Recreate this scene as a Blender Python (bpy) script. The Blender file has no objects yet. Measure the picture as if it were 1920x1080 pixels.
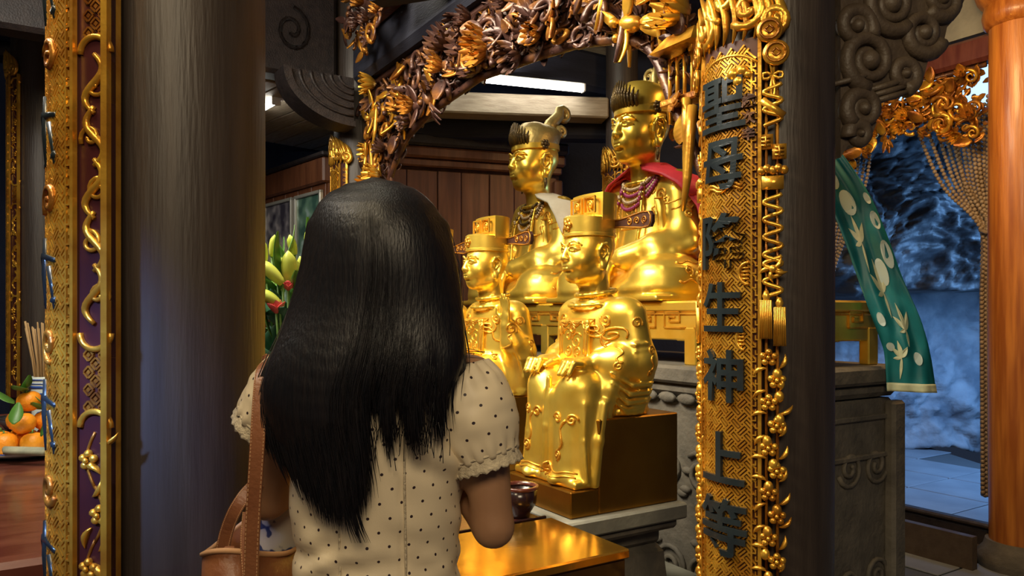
import bpy, bmesh, math, random
import numpy as np
from mathutils import Vector, Matrix, noise
from mathutils.bvhtree import BVHTree
random.seed(7); rng = np.random.default_rng(7)
PI = math.pi
SC = bpy.context.scene
COL = SC.collection
# ------------------------------------------------------------ camera
FPX, HOR, CZ = 1400.0, 590.0, 1.40
cam_d = bpy.data.cameras.new('camera'); cam = bpy.data.objects.new('camera', cam_d); COL.objects.link(cam)
cam.location = (0, 0, CZ); cam.rotation_euler = (PI/2, 0, 0)
cam_d.sensor_width = 36; cam_d.lens = 36*FPX/1920; cam_d.shift_y = (HOR-540)/1920
cam_d.clip_start = .02; SC.camera = cam
SC.view_settings.view_transform = 'Standard'; SC.view_settings.look = 'None'
SC.view_settings.gamma = 1; SC.view_settings.use_curve_mapping = False
SC.view_settings.exposure = 0.15
# ------------------------------------------------------------ world
W = bpy.data.worlds.new('world'); SC.world = W; W.use_nodes = True
W.node_tree.nodes['Background'].inputs[0].default_value = (.20, .30, .55, 1)
W.node_tree.nodes['Background'].inputs[1].default_value = .06
def area(name, loc, target, size, power, color, sizey=None, spread=None):
    l = bpy.data.lights.new(name, 'AREA'); l.energy = power; l.color = color
    l.size = size
    if sizey: l.shape = 'RECTANGLE'; l.size_y = sizey
    if spread: l.spread = math.radians(spread)
    o = bpy.data.objects.new(name, l); COL.objects.link(o); o.location = loc
    o.rotation_euler = (Vector(target)-Vector(loc)).to_track_quat('-Z', 'Y').to_euler()
    return o
area('lamp_statues', (-.95, 2.0, 3.05), (.2, 2.75, 1.40), 1.5, 46, (1, .90, .68), .45, 110)
area('lamp_mothers', (-.45, 3.25, 3.15), (.45, 3.8, 1.8), 1.0, 17, (1, .91, .70), .35, 120)
area('lamp_offering_table', (-1.75, 1.6, 3.0), (-1.2, 2.3, .9), 1.2, 40, (1, .93, .82), .4)
area('fill_behind_camera', (.15, -1.1, 2.9), (-.1, 1.4, 1.2), 1.2, 38, (1, .80, .52), .8)  # unseen warm fill from behind the camera for the woman's back
area('board_fill', (-.95, .55, 3.0), (.6, 1.75, 1.5), .6, 16, (1, .80, .48), .4)  # unseen warm fill added to brighten the right column's board
area('lamp_doorway', (1.75, 3.0, 2.95), (2.7, 4.2, 1.2), .4, 26, (1, .60, .24))
area('lamp_cave', (2.6, 6.0, 4.4), (3.2, 7.2, .5), 1.6, 50, (.20, .48, 1.0))
area('cave_low_fill', (4.7, 5.6, 1.9), (3.3, 7.5, .7), .8, 85, (.22, .50, 1.0))  # unseen second blue light added to lift the pale lower rock
area('flare_sheen_spot', (-1.25, -.35, 2.4), (-.70, 1.3, 1.2), .12, .9, (.22, .42, 1.0), None, 16)  # added cool spot imitating a lens flare's bluish sheen on the left column

# ------------------------------------------------------------ frames of reference
AZ = math.radians(58)
S = Vector((math.sin(AZ), math.cos(AZ), 0)); R_ = Vector((-math.cos(AZ), math.sin(AZ), 0))
RZ = -AZ            # local +Y = S, local -Y = the way the statues face, local +X = -R_
def at(px, py, d): return Vector(((px-960)*d/FPX, d, CZ+(HOR-py)*d/FPX))

# ------------------------------------------------------------ materials
MAT = {}
def mat(name, col, rough=.5, metal=0., col2=None, scale=6., stretch=(1, 1, 1), bump=0., bscale=40., detail=4., emit=0., spec=.5, trans=0., sharp=(.35, .65), coat=0., sss=0.):
    m = bpy.data.materials.new(name); m.use_nodes = True; nt = m.node_tree; N = nt.nodes; L = nt.links
    b = N['Principled BSDF']
    c = (*col, 1)
    b.inputs['Base Color'].default_value = c
    b.inputs['Roughness'].default_value = rough; b.inputs['Metallic'].default_value = metal
    b.inputs['Specular IOR Level'].default_value = spec
    if coat: b.inputs['Coat Weight'].default_value = coat; b.inputs['Coat Roughness'].default_value = .12
    if trans: b.inputs['Transmission Weight'].default_value = trans
    if emit: b.inputs['Emission Color'].default_value = c; b.inputs['Emission Strength'].default_value = emit
    tc = N.new('ShaderNodeTexCoord'); mp = N.new('ShaderNodeMapping'); mp.inputs['Scale'].default_value = stretch
    L.new(tc.outputs['Object'], mp.inputs[0])
    if col2 is not None:
        n = N.new('ShaderNodeTexNoise'); n.inputs['Scale'].default_value = scale; n.inputs['Detail'].default_value = detail
        L.new(mp.outputs[0], n.inputs['Vector'])
        r = N.new('ShaderNodeValToRGB'); r.color_ramp.elements[0].position = sharp[0]; r.color_ramp.elements[1].position = sharp[1]
        r.color_ramp.elements[0].color = c; r.color_ramp.elements[1].color = (*col2, 1)
        L.new(n.outputs['Fac'], r.inputs[0]); L.new(r.outputs[0], b.inputs['Base Color'])
    if bump:
        n2 = N.new('ShaderNodeTexNoise'); n2.inputs['Scale'].default_value = bscale; n2.inputs['Detail'].default_value = 5
        L.new(mp.outputs[0], n2.inputs['Vector'])
        bp = N.new('ShaderNodeBump'); bp.inputs['Strength'].default_value = bump; bp.inputs['Distance'].default_value = .01
        L.new(n2.outputs['Fac'], bp.inputs['Height']); L.new(bp.outputs[0], b.inputs['Normal'])
    MAT[name] = m; return m
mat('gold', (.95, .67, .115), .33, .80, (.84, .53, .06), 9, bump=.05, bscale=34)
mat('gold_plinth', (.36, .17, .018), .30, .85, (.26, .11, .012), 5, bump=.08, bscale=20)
mat('gold_table', (.78, .46, .08), .16, .92, (.55, .27, .04), 5, bump=.05, bscale=18)
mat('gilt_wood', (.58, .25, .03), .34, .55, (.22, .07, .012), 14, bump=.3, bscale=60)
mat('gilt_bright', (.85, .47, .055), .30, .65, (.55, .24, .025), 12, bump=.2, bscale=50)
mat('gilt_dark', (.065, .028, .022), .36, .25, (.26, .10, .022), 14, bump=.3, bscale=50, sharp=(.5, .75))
mat('lacquer_ground', (.06, .012, .012), .38, 0, (.035, .008, .012), 8)
mat('board_ground', (.075, .022, .010), .45, .2, (.05, .012, .008), 10)
mat('ink', (.012, .017, .022), .28, 0, (.02, .03, .036), 12, coat=.3)
mat('column_wood', (.034, .024, .019), .46, 0, (.052, .038, .030), 5, (7, 7, .5), .16, 20, 6)
mat('beam_wood', (.014, .010, .011), .55, 0, (.030, .021, .020), 5, (6, 6, 6), .3, 22, 6)
mat('bracket_wood', (.075, .052, .034), .50, 0, (.10, .072, .048), 8, (3, 3, 3), .25, 30)
mat('pale_wood', (.34, .28, .20), .65, 0, (.24, .19, .13), 5, (2, 14, 14), .3, 16)
mat('panel_wood', (.17, .062, .026), .42, 0, (.105, .036, .016), 4, (8, 8, .6), .15, 18)
mat('post_wood', (.56, .20, .030), .38, 0, (.32, .09, .012), 4, (8, 8, .5), .2, 18, coat=.15)
mat('red_lacquer', (.080, .016, .011), .28, 0, (.13, .038, .024), 6, (6, 1, 1), .05, 20, coat=.3)
mat('stone', (.155, .135, .105), .75, 0, (.10, .088, .07), 10, bump=.6, bscale=34)
mat('stone_pale', (.26, .255, .21), .7, 0, (.20, .195, .165), 9, bump=.3, bscale=40)
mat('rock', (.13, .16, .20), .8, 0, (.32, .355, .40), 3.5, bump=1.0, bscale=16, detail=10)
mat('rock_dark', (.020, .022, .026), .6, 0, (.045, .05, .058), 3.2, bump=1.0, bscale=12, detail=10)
mat('cave_tile', (.19, .215, .25), .45, 0, (.25, .28, .32), 3, bump=.2, bscale=12)
mat('grout', (.09, .10, .11), .9)
mat('floor_tile', (.10, .075, .06), .5, 0, (.14, .10, .08), 3, bump=.1)
mat('plaster', (.09, .085, .10), .85, 0, (.06, .06, .075), 3, bump=.2)
mat('skin', (.34, .175, .090), .50, 0, (.38, .20, .105), 12, bump=.03, bscale=90)
mat('hair', (.004, .004, .006), .40, 0, (.009, .007, .008), 30, (6, 6, .5), .2, 60, spec=.35)
mat('lace', (.60, .51, .36), .8, 0, (.50, .42, .29), 60, bump=.5, bscale=160)
mat('leather', (.25, .095, .038), .42, 0, (.19, .066, .026), 14, bump=.15, bscale=140)
mat('leather_dark', (.045, .02, .014), .6, 0, (.06, .028, .02), 12)
mat('thread', (.50, .27, .13), .7)
mat('red_cloth', (.62, .035, .055), .62, 0, (.50, .02, .045), 16, bump=.15, bscale=120)
mat('white_cloth', (.62, .58, .49), .75, 0, (.55, .50, .40), 14, bump=.3, bscale=60)
mat('necklace', (.50, .36, .22), .35, .3)
mat('magenta_bead', (.30, .03, .12), .4)
mat('dark_metal', (.07, .045, .02), .4, .6, (.16, .10, .03), 30, bump=.4, bscale=90)
mat('dull_gold', (.50, .38, .14), .42, .7, (.36, .25, .08), 12, bump=.2, bscale=60)
mat('bead', (.34, .25, .16), .42, 0, (.26, .18, .11), 9)
mat('orange', (.92, .30, .012), .42, 0, (.96, .38, .02), 7, bump=.25, bscale=130)
mat('leaf', (.055, .16, .022), .42, 0, (.09, .24, .035), 9)
mat('leaf_dark', (.018, .085, .045), .45, 0, (.03, .12, .06), 9)
mat('lily_bud', (.40, .50, .055), .45, 0, (.62, .62, .12), 8)
mat('stem', (.11, .22, .035), .5)
mat('pink_petal', (.62, .05, .075), .5, 0, (.75, .13, .12), 12)
mat('incense', (.46, .30, .14), .75, 0, (.38, .23, .09), 20)
mat('porcelain', (.68, .76, .72), .12, 0, coat=.5)
mat('cobalt', (.02, .05, .27), .15, 0, (.04, .11, .40), 20, coat=.5)
mat('plate', (.55, .57, .60), .15, .2, coat=.4)
mat('banknote', (.36, .36, .25), .7, 0, (.24, .26, .19), 26)
mat('flame_card', (.85, .30, .02), .5, 0, (.9, .5, .05), 10)
mat('steel', (.38, .38, .40), .3, .9)
mat('tube_glow', (1, .97, .88), .4, 0, emit=16)
mat('lamp_white', (.75, .75, .72), .4)
mat('frame_silver', (.58, .58, .52), .3, .5)
mat('black_gap', (.008, .007, .008), .9)
mat('roof_dark', (.009, .010, .022), .8, 0, (.016, .018, .036), 4, (1, 8, 8), .3)
mat('indigo_wall', (.014, .022, .058), .8, 0, (.022, .034, .085), 3, bump=.3)
mat('cave_mouth_glow', (.42, .66, 1.0), .6, 0, emit=1.6)  # emission of the cave-mouth sheet
mat('lacquer_black', (.02, .008, .008), .22, 0, coat=.4)

def node_mat(name, rough=.6, metal=0.):
    m = bpy.data.materials.new(name); m.use_nodes = True
    b = m.node_tree.nodes['Principled BSDF']; b.inputs['Roughness'].default_value = rough; b.inputs['Metallic'].default_value = metal
    MAT[name] = m
    return m, m.node_tree.nodes, m.node_tree.links, b
def mth(N, L, op, a, b=None, c=None):
    n = N.new('ShaderNodeMath'); n.operation = op
    for i, v in enumerate((a, b, c)):
        if v is None: continue
        if isinstance(v, (int, float)): n.inputs[i].default_value = v
        else: L.new(v, n.inputs[i])
    return n.outputs[0]
# cream cotton with staggered brown dots, laid out in metres of cloth (UV)
def dots_mat():
    m, N, L, b = node_mat('dotted_cotton', .46)
    uv = N.new('ShaderNodeUVMap'); sp = N.new('ShaderNodeSeparateXYZ'); L.new(uv.outputs[0], sp.inputs[0])
    ds = []
    for ox in (0, .5):
        fu = mth(N, L, 'SUBTRACT', mth(N, L, 'FRACT', mth(N, L, 'ADD', mth(N, L, 'DIVIDE', sp.outputs[0], .031), ox)), .5)
        fv = mth(N, L, 'SUBTRACT', mth(N, L, 'FRACT', mth(N, L, 'ADD', mth(N, L, 'DIVIDE', sp.outputs[1], .042), ox)), .5)
        fu = mth(N, L, 'MULTIPLY', fu, .031); fv = mth(N, L, 'MULTIPLY', fv, .042)
        ds.append(mth(N, L, 'SQRT', mth(N, L, 'ADD', mth(N, L, 'MULTIPLY', fu, fu), mth(N, L, 'MULTIPLY', fv, fv))))
    d = mth(N, L, 'MINIMUM', ds[0], ds[1]); f = mth(N, L, 'LESS_THAN', d, .0022)
    mx = N.new('ShaderNodeMix'); mx.data_type = 'RGBA'; L.new(f, mx.inputs[0])
    mx.inputs[6].default_value = (.74, .62, .43, 1); mx.inputs[7].default_value = (.03, .015, .02, 1)
    L.new(mx.outputs[2], b.inputs['Base Color'])
    n = N.new('ShaderNodeTexNoise'); n.inputs['Scale'].default_value = 500; bp = N.new('ShaderNodeBump'); bp.inputs['Strength'].default_value = .12
    bp.inputs['Distance'].default_value = .002
    L.new(n.outputs[0], bp.inputs['Height']); L.new(bp.outputs[0], b.inputs['Normal'])
dots_mat()
def print_mat(name, base, ink, ink2, scale, rough=.6, th=(.52, .56), voro=True):
    m, N, L, b = node_mat(name, rough)
    tc = N.new('ShaderNodeTexCoord')
    n = N.new('ShaderNodeTexNoise'); n.inputs['Scale'].default_value = scale; n.inputs['Detail'].default_value = 1.5
    L.new(tc.outputs['Object'], n.inputs['Vector'])
    r = N.new('ShaderNodeValToRGB'); e = r.color_ramp.elements
    e[0].position = th[0]; e[0].color = (*base, 1); e[1].position = th[1]; e[1].color = (*ink, 1)
    x = r.color_ramp.elements.new(min(.99, th[1]+.10)); x.color = (*ink2, 1)
    L.new(n.outputs[0], r.inputs[0]); L.new(r.outputs[0], b.inputs['Base Color'])
print_mat('photo_print', (.055, .05, .075), (.20, .19, .22), (.45, .42, .44), 9, .25, (.42, .56))
print_mat('photo_print_green', (.05, .12, .10), (.16, .30, .22), (.45, .60, .62), 8, .25, (.42, .58))
print_mat('pouch_print', (.55, .50, .42), (.03, .04, .12), (.035, .045, .13), 38, .6, (.50, .53))
print_mat('teal_silk', (.006, .12, .125), (.010, .17, .175), (.02, .22, .22), 10, .40, (.4, .6))
mat('silk_motif', (.62, .60, .36), .45, 0, (.50, .52, .32), 40)
mat('silk_disc', (.52, .60, .52), .5)

# ------------------------------------------------------------ object helpers
def tag(o, label=None, cat=None, group=None, kind=None):
    if label: o['label'] = label
    if cat: o['category'] = cat
    if group: o['group'] = group
    if kind: o['kind'] = kind
    return o
def empty(name, loc=(0, 0, 0), rz=0., parent=None):
    o = bpy.data.objects.new(name, None); COL.objects.link(o); o.location = loc; o.rotation_euler = (0, 0, rz)
    o.empty_display_size = .05
    if parent: o.parent = parent
    return o
def raw(name, v, f, m, parent=None, smooth=True, loc=None, rot=None):
    me = bpy.data.meshes.new(name); me.from_pydata([tuple(map(float, p)) for p in v], [], [tuple(map(int, q)) for q in f]); me.update()
    if smooth: me.polygons.foreach_set('use_smooth', [True]*len(me.polygons))
    me.materials.append(MAT[m] if isinstance(m, str) else m)
    o = bpy.data.objects.new(name, me); COL.objects.link(o)
    if parent: o.parent = parent
    if loc is not None: o.location = loc
    if rot is not None: o.rotation_euler = rot
    return o
def inst(name, me, parent, mw, m=None):
    o = bpy.data.objects.new(name, me); COL.objects.link(o)
    if parent: o.parent = parent
    o.matrix_local = mw
    return o
def dup(o, parent=None):
    c = o.copy(); COL.objects.link(c); c.parent = parent
    for ch in list(o.children): 
        d = dup(ch, c); d.matrix_local = ch.matrix_local.copy()
    return c
class MB:
    def __init__(s): s.v = []; s.f = []
    def add(s, v, f):
        n = len(s.v); s.v += [tuple(p) for p in v]; s.f += [tuple(i+n for i in q) for q in f]; return s
    def box(s, c, d, rot=None, bev=0.):
        x, y, z = d[0]/2, d[1]/2, d[2]/2
        if bev:
            b = min(bev, x*.9, y*.9, z*.9); v = []; 
            for sx in (-1, 1):
                for sy in (-1, 1):
                    for sz in (-1, 1):
                        v += [(sx*x, sy*(y-b), sz*(z-b)), (sx*(x-b), sy*y, sz*(z-b)), (sx*(x-b), sy*(y-b), sz*z)]
            bm = bmesh.new()
            for p in v: bm.verts.new(p)
            r = bmesh.ops.convex_hull(bm, input=bm.verts); bm.verts.index_update()
            bm.verts.ensure_lookup_table()
            bmesh.ops.dissolve_limit(bm, angle_limit=.01, verts=bm.verts, edges=bm.edges)
            bm.verts.index_update(); v = [q.co.copy() for q in bm.verts]; f = [[q.index for q in fc.verts] for fc in bm.faces]; bm.free()
        else:
            v = [(a, b, e) for a in (-x, x) for b in (-y, y) for e in (-z, z)]
            f = [(0, 1, 3, 2), (4, 6, 7, 5), (0, 4, 5, 1), (2, 3, 7, 6), (0, 2, 6, 4), (1, 5, 7, 3)]
        M_ = Matrix.Identity(3) if rot is None else rot
        c = Vector(c)
        return s.add([M_ @ Vector(p)+c for p in v], f)
    def tube(s, pts, r, n=6, cap=True, flat=1.0, up=None):
        P = [Vector(p) for p in pts]; m = len(P)
        rr = r if isinstance(r, (list, tuple, np.ndarray)) else [r]*m
        v = []; prev = None
        for i in range(m):
            t = (P[min(i+1, m-1)]-P[max(i-1, 0)])
            if t.length < 1e-9: t = Vector((0, 0, 1))
            t.normalize()
            if prev is None:
                a = Vector(up) if up is not None else (Vector((0, 0, 1)) if abs(t.z) < .9 else Vector((1, 0, 0)))
            else: a = prev
            b = t.cross(a)
            if b.length < 1e-6: b = t.cross(Vector((.3, .5, .8)))
            b.normalize(); a = b.cross(t).normalized(); prev = a
            for k in range(n):
                w = 2*PI*k/n; v.append(P[i]+(a*math.cos(w)*flat+b*math.sin(w))*rr[i])
        f = [(i*n+k, i*n+(k+1) % n, (i+1)*n+(k+1) % n, (i+1)*n+k) for i in range(m-1) for k in range(n)]
        if cap: f += [tuple(range(n))[::-1], tuple((m-1)*n+k for k in range(n))]
        return s.add(v, f)
    def lathe(s, prof, n=24, c=(0, 0, 0), sx=1, sy=1, cap=True):
        c = Vector(c); v = []; m = len(prof)
        for r, z in prof:
            for k in range(n): w = 2*PI*k/n; v.append((c.x+r*math.cos(w)*sx, c.y+r*math.sin(w)*sy, c.z+z))
        f = [(i*n+k, i*n+(k+1) % n, (i+1)*n+(k+1) % n, (i+1)*n+k) for i in range(m-1) for k in range(n)]
        if cap: f += [tuple(range(n))[::-1], tuple((m-1)*n+k for k in range(n))]
        return s.add(v, f)
    def ell(s, c, r, n=10, m=7, rot=None):
        c = Vector(c); v = []; M_ = Matrix.Identity(3) if rot is None else rot
        for i in range(1, m):
            th = PI*i/m
            for k in range(n):
                w = 2*PI*k/n; v.append(M_ @ Vector((r[0]*math.sin(th)*math.cos(w), r[1]*math.sin(th)*math.sin(w), -r[2]*math.cos(th)))+c)
        v.append(M_ @ Vector((0, 0, -r[2]))+c); v.append(M_ @ Vector((0, 0, r[2]))+c); b = (m-1)*n
        f = [(i*n+k, i*n+(k+1) % n, (i+1)*n+(k+1) % n, (i+1)*n+k) for i in range(m-2) for k in range(n)]
        f += [(b, (k+1) % n, k) for k in range(n)]+[(b+1, (m-2)*n+k, (m-2)*n+(k+1) % n) for k in range(n)]
        return s.add(v, f)
    def prism(s, poly, z0, z1):          # polygon in xy, extruded along z
        n = len(poly); v = [(p[0], p[1], z0) for p in poly]+[(p[0], p[1], z1) for p in poly]
        f = [tuple(range(n))[::-1], tuple(range(n, 2*n))]+[(k, (k+1) % n, n+(k+1) % n, n+k) for k in range(n)]
        return s.add(v, f)
    def petal(s, L, w, curl=.3, fold=.25, n=6, M=None, th=.004, tip=1.0):   # leaf along +Y with thickness
        v = []
        M = M or Matrix.Identity(4)
        for sd in (1, -1):
            for i in range(n+1):
                t = i/n; ww = w*math.sin(PI*min(1, t**.8*.97+.03*(1-t)))**.8*.5*tip+ .0008; z = curl*L*t*t
                for k, e in ((-1, 1), (0, 0), (1, 1)):
                    v.append(M @ Vector((k*ww, L*t*(1-.25*abs(curl)*t), z+e*fold*ww+sd*th*.5)))
        f = []; o = 3*(n+1)
        for i in range(n):
            for k in range(2):
                a = i*3+k; f.append((a, a+1, a+4, a+3)); f.append((o+a+3, o+a+4, o+a+1, o+a))
            f.append((i*3, (i+1)*3, o+(i+1)*3, o+i*3)); f.append((i*3+2, o+i*3+2, o+(i+1)*3+2, (i+1)*3+2))
        f.append((0, o, o+1, 1)); f.append((1, o+1, o+2, 2))
        return s.add(v, f)
    def loft(s, rings, close=True, cap=False):
        n = len(rings[0]); v = [p for r in rings for p in r]; m = len(rings)
        q = n if close else n-1
        f = [(i*n+k, i*n+(k+1) % n, (i+1)*n+(k+1) % n, (i+1)*n+k) for i in range(m-1) for k in range(q)]
        if cap: f += [tuple(range(n))[::-1], tuple((m-1)*n+k for k in range(n))]
        return s.add(v, f)
    def build(s, name, m, parent=None, smooth=False, loc=None, rot=None, auto=None):
        o = raw(name, s.v, s.f, m, parent, smooth or auto is not None, loc, rot)
        if auto is not None:
            try: o.data.set_sharp_from_angle(angle=math.radians(auto))
            except Exception: pass
        return o
def spiral(c, r0, r1, turns, a0=0., n=22, plane='xz', sgn=1, y=0.):
    out = []
    for i in range(n):
        t = i/(n-1); r = r0+(r1-r0)*t; w = a0+sgn*turns*2*PI*t
        if plane == 'xz': out.append((c[0]+r*math.cos(w), c[1], c[2]+r*math.sin(w)))
        else: out.append((c[0]+r*math.cos(w), c[1]+r*math.sin(w), c[2]))
    return out
def solidify(o, t, off=0.):
    md = o.modifiers.new('thick', 'SOLIDIFY'); md.thickness = t; md.offset = off
    return o
def subsurf(o, l=1):
    md = o.modifiers.new('sub', 'SUBSURF'); md.levels = l; md.render_levels = l
    return o

# ------------------------------------------------------------ sculpting by distance fields
class Sculpt:
    def __init__(s, lo, hi, h):
        s.lo = np.array(lo, np.float32); s.h = h; s.n = np.ceil((np.array(hi)-np.array(lo))/h).astype(int)+1
        s.ax = [s.lo[i]+h*np.arange(s.n[i], dtype=np.float32) for i in range(3)]
        s.F = np.full(s.n, 1.0, np.float32)
    def _box(s, lo, hi):
        sl = []
        for i in range(3):
            a = int(max(0, math.floor((lo[i]-s.lo[i])/s.h))); b = int(min(s.n[i], math.ceil((hi[i]-s.lo[i])/s.h)+1))
            if b <= a: return None
            sl.append(slice(a, b))
        return tuple(sl)
    def _put(s, lo, hi, fn, k, sub):
        pad = max(.03, 2.2*k); q = s._box([x-pad for x in lo], [x+pad for x in hi])
        if q is None: return s
        X = s.ax[0][q[0]][:, None, None]; Y = s.ax[1][q[1]][None, :, None]; Z = s.ax[2][q[2]][None, None, :]
        d = fn(X, Y, Z); A = s.F[q]
        if sub: d = -d
        if k <= 0: s.F[q] = np.maximum(A, d) if sub else np.minimum(A, d)
        else:
            h = np.clip(k-np.abs(A-d), 0, None)/k
            s.F[q] = (np.maximum(A, d)+h*h*k*.25) if sub else (np.minimum(A, d)-h*h*k*.25)
        return s
    def ell(s, c, r, k=.02, sub=False, rx=0., ry=0., rz=0.):
        M_ = np.array((Matrix.Rotation(rz, 3, 'Z') @ Matrix.Rotation(ry, 3, 'Y') @ Matrix.Rotation(rx, 3, 'X')).transposed(), np.float32)
        m = max(r)
        def fn(X, Y, Z):
            x, y, z = X-c[0], Y-c[1], Z-c[2]
            p = [M_[i, 0]*x+M_[i, 1]*y+M_[i, 2]*z for i in range(3)]
            k0 = np.sqrt((p[0]/r[0])**2+(p[1]/r[1])**2+(p[2]/r[2])**2)
            k1 = np.sqrt((p[0]/r[0]**2)**2+(p[1]/r[1]**2)**2+(p[2]/r[2]**2)**2)+1e-6
            return k0*(k0-1)/k1
        return s._put([c[i]-m for i in range(3)], [c[i]+m for i in range(3)], fn, k, sub)
    def cap(s, a, b, r0, r1=None, k=.02, sub=False, fl=(1, 1, 1)):
        r1 = r0 if r1 is None else r1; a = np.array(a, np.float32); b = np.array(b, np.float32)
        fl_ = np.array(fl, np.float32); A = a/fl_; B = (b-a)/fl_; L2 = float((B*B).sum())+1e-9; m = max(r0, r1)*max(fl)
        def fn(X, Y, Z):
            x, y, z = X/fl_[0]-A[0], Y/fl_[1]-A[1], Z/fl_[2]-A[2]
            t = np.clip((x*B[0]+y*B[1]+z*B[2])/L2, 0, 1)
            return (np.sqrt((x-t*B[0])**2+(y-t*B[1])**2+(z-t*B[2])**2)-(r0+(r1-r0)*t))*float(min(fl))
        return s._put(np.minimum(a, b)-m, np.maximum(a, b)+m, fn, k, sub)
    def path(s, pts, r, k=.01, sub=False):
        m = len(pts); rr = r if isinstance(r, (list, tuple)) else [r]*m
        for i in range(m-1): s.cap(pts[i], pts[i+1], rr[i], rr[i+1], k, sub)
        return s
    def box(s, c, d, rd=.01, k=.02, sub=False, rx=0., rz=0.):
        M_ = np.array((Matrix.Rotation(rz, 3, 'Z') @ Matrix.Rotation(rx, 3, 'X')).transposed(), np.float32); e = [x/2-rd for x in d]; m = max(d)*.75
        def fn(X, Y, Z):
            x, y, z = X-c[0], Y-c[1], Z-c[2]
            p = [M_[i, 0]*x+M_[i, 1]*y+M_[i, 2]*z for i in range(3)]
            q = [np.abs(p[i])-e[i] for i in range(3)]
            o = np.sqrt(sum(np.maximum(w, 0)**2 for w in q)); i_ = np.minimum(np.maximum(np.maximum(q[0], q[1]), q[2]), 0)
            return o+i_-rd
        return s._put([c[i]-m for i in range(3)], [c[i]+m for i in range(3)], fn, k, sub)
    def cut_below(s, z):
        d = z-s.ax[2][None, None, :]; s.F = np.maximum(s.F, d); return s
    def mesh(s):
        F = s.F; F[0] = F[-1] = .01; F[:, 0] = F[:, -1] = .01; F[:, :, 0] = F[:, :, -1] = .01
        g = F < 0; n = s.n
        cnt = np.zeros(n-1, np.int8)
        for a in (0, 1):
            for b in (0, 1):
                for c in (0, 1): cnt += g[a:n[0]-1+a, b:n[1]-1+b, c:n[2]-1+c]
        act = (cnt > 0) & (cnt < 8); idx = np.argwhere(act); ids = np.full(n-1, -1, np.int64); ids[act] = np.arange(len(idx))
        acc = np.zeros((len(idx), 3)); w = np.zeros(len(idx))
        corners = [(a, b, c) for a in (0, 1) for b in (0, 1) for c in (0, 1)]
        val = {q: F[idx[:, 0]+q[0], idx[:, 1]+q[1], idx[:, 2]+q[2]] for q in corners}
        for q in corners:
            for ax in range(3):
                if q[ax]: continue
                p = list(q); p[ax] = 1; p = tuple(p); a, b = val[q], val[p]; cr = (a < 0) != (b < 0)
                t = np.where(cr, a/np.where(cr, a-b, 1), 0)
                pos = np.tile(np.array(q, float), (len(idx), 1)); pos[:, ax] = t
                acc[cr] += pos[cr]; w[cr] += 1
        V = (idx+acc/w[:, None])*s.h+s.lo
        Q = []
        for ax in range(3):
            sl0 = [slice(1, -1)]*3; sl1 = [slice(1, -1)]*3; sl0[ax] = slice(0, -1); sl1[ax] = slice(1, None)
            a = g[tuple(sl0)]; b = g[tuple(sl1)]; e = np.argwhere(a != b); 
            if not len(e): continue
            base = e.copy()
            for i in range(3):
                if i != ax: base[:, i] += 1
            u, v_ = [(1, 2), (2, 0), (0, 1)][ax]
            def cid(du, dv):
                c = base.copy(); c[:, u] -= du; c[:, v_] -= dv
                return ids[c[:, 0], c[:, 1], c[:, 2]]
            q4 = np.stack([cid(1, 1), cid(0, 1), cid(0, 0), cid(1, 0)], 1)
            ins = a[tuple(e.T)]
            q4[~ins] = q4[~ins][:, ::-1]
            Q.append(q4)
        Q = np.concatenate(Q); Q = Q[(Q >= 0).all(1)]
        return V, Q
    def build(s, name, m, parent=None, loc=None, rot=None, sm=0):
        V, Q = s.mesh()
        me = bpy.data.meshes.new(name); me.vertices.add(len(V)); me.vertices.foreach_set('co', V.astype(np.float32).ravel())
        me.loops.add(Q.size); me.loops.foreach_set('vertex_index', Q.astype(np.int32).ravel())
        me.polygons.add(len(Q)); me.polygons.foreach_set('loop_start', np.arange(0, Q.size, 4, dtype=np.int32))
        me.polygons.foreach_set('loop_total', np.full(len(Q), 4, np.int32)); me.polygons.foreach_set('use_smooth', np.ones(len(Q), bool))
        me.update(calc_edges=True); me.validate()
        me.materials.append(MAT[m])
        o = bpy.data.objects.new(name, me); COL.objects.link(o); o.parent = parent
        if loc is not None: o.location = loc
        if rot is not None: o.rotation_euler = rot
        if sm: md = o.modifiers.new('soft', 'SMOOTH'); md.iterations = sm; md.factor = .5
        s.V, s.Q = V, Q
        return o
    def bvh(s): return BVHTree.FromPolygons([tuple(p) for p in s.V], [tuple(q) for q in s.Q])

# ============================================================ THE SETTING
def beam(name, p0, p1, h, w, m, parent=None, bev=.012, smooth=False):
    p0, p1 = Vector(p0), Vector(p1); d = p1-p0; c = (p0+p1)/2
    b = MB().box((0, 0, 0), (d.length, w, h), None, bev)
    o = b.build(name, m, parent); o.location = c
    o.rotation_euler = d.to_track_quat('X', 'Z').to_euler()
    return o
o = MB().box((-.4, 3.2, -.06), (9.6, 11.2, .12)).build('floor', 'grout'); tag(o, kind='structure'); FLOOR = o
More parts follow.
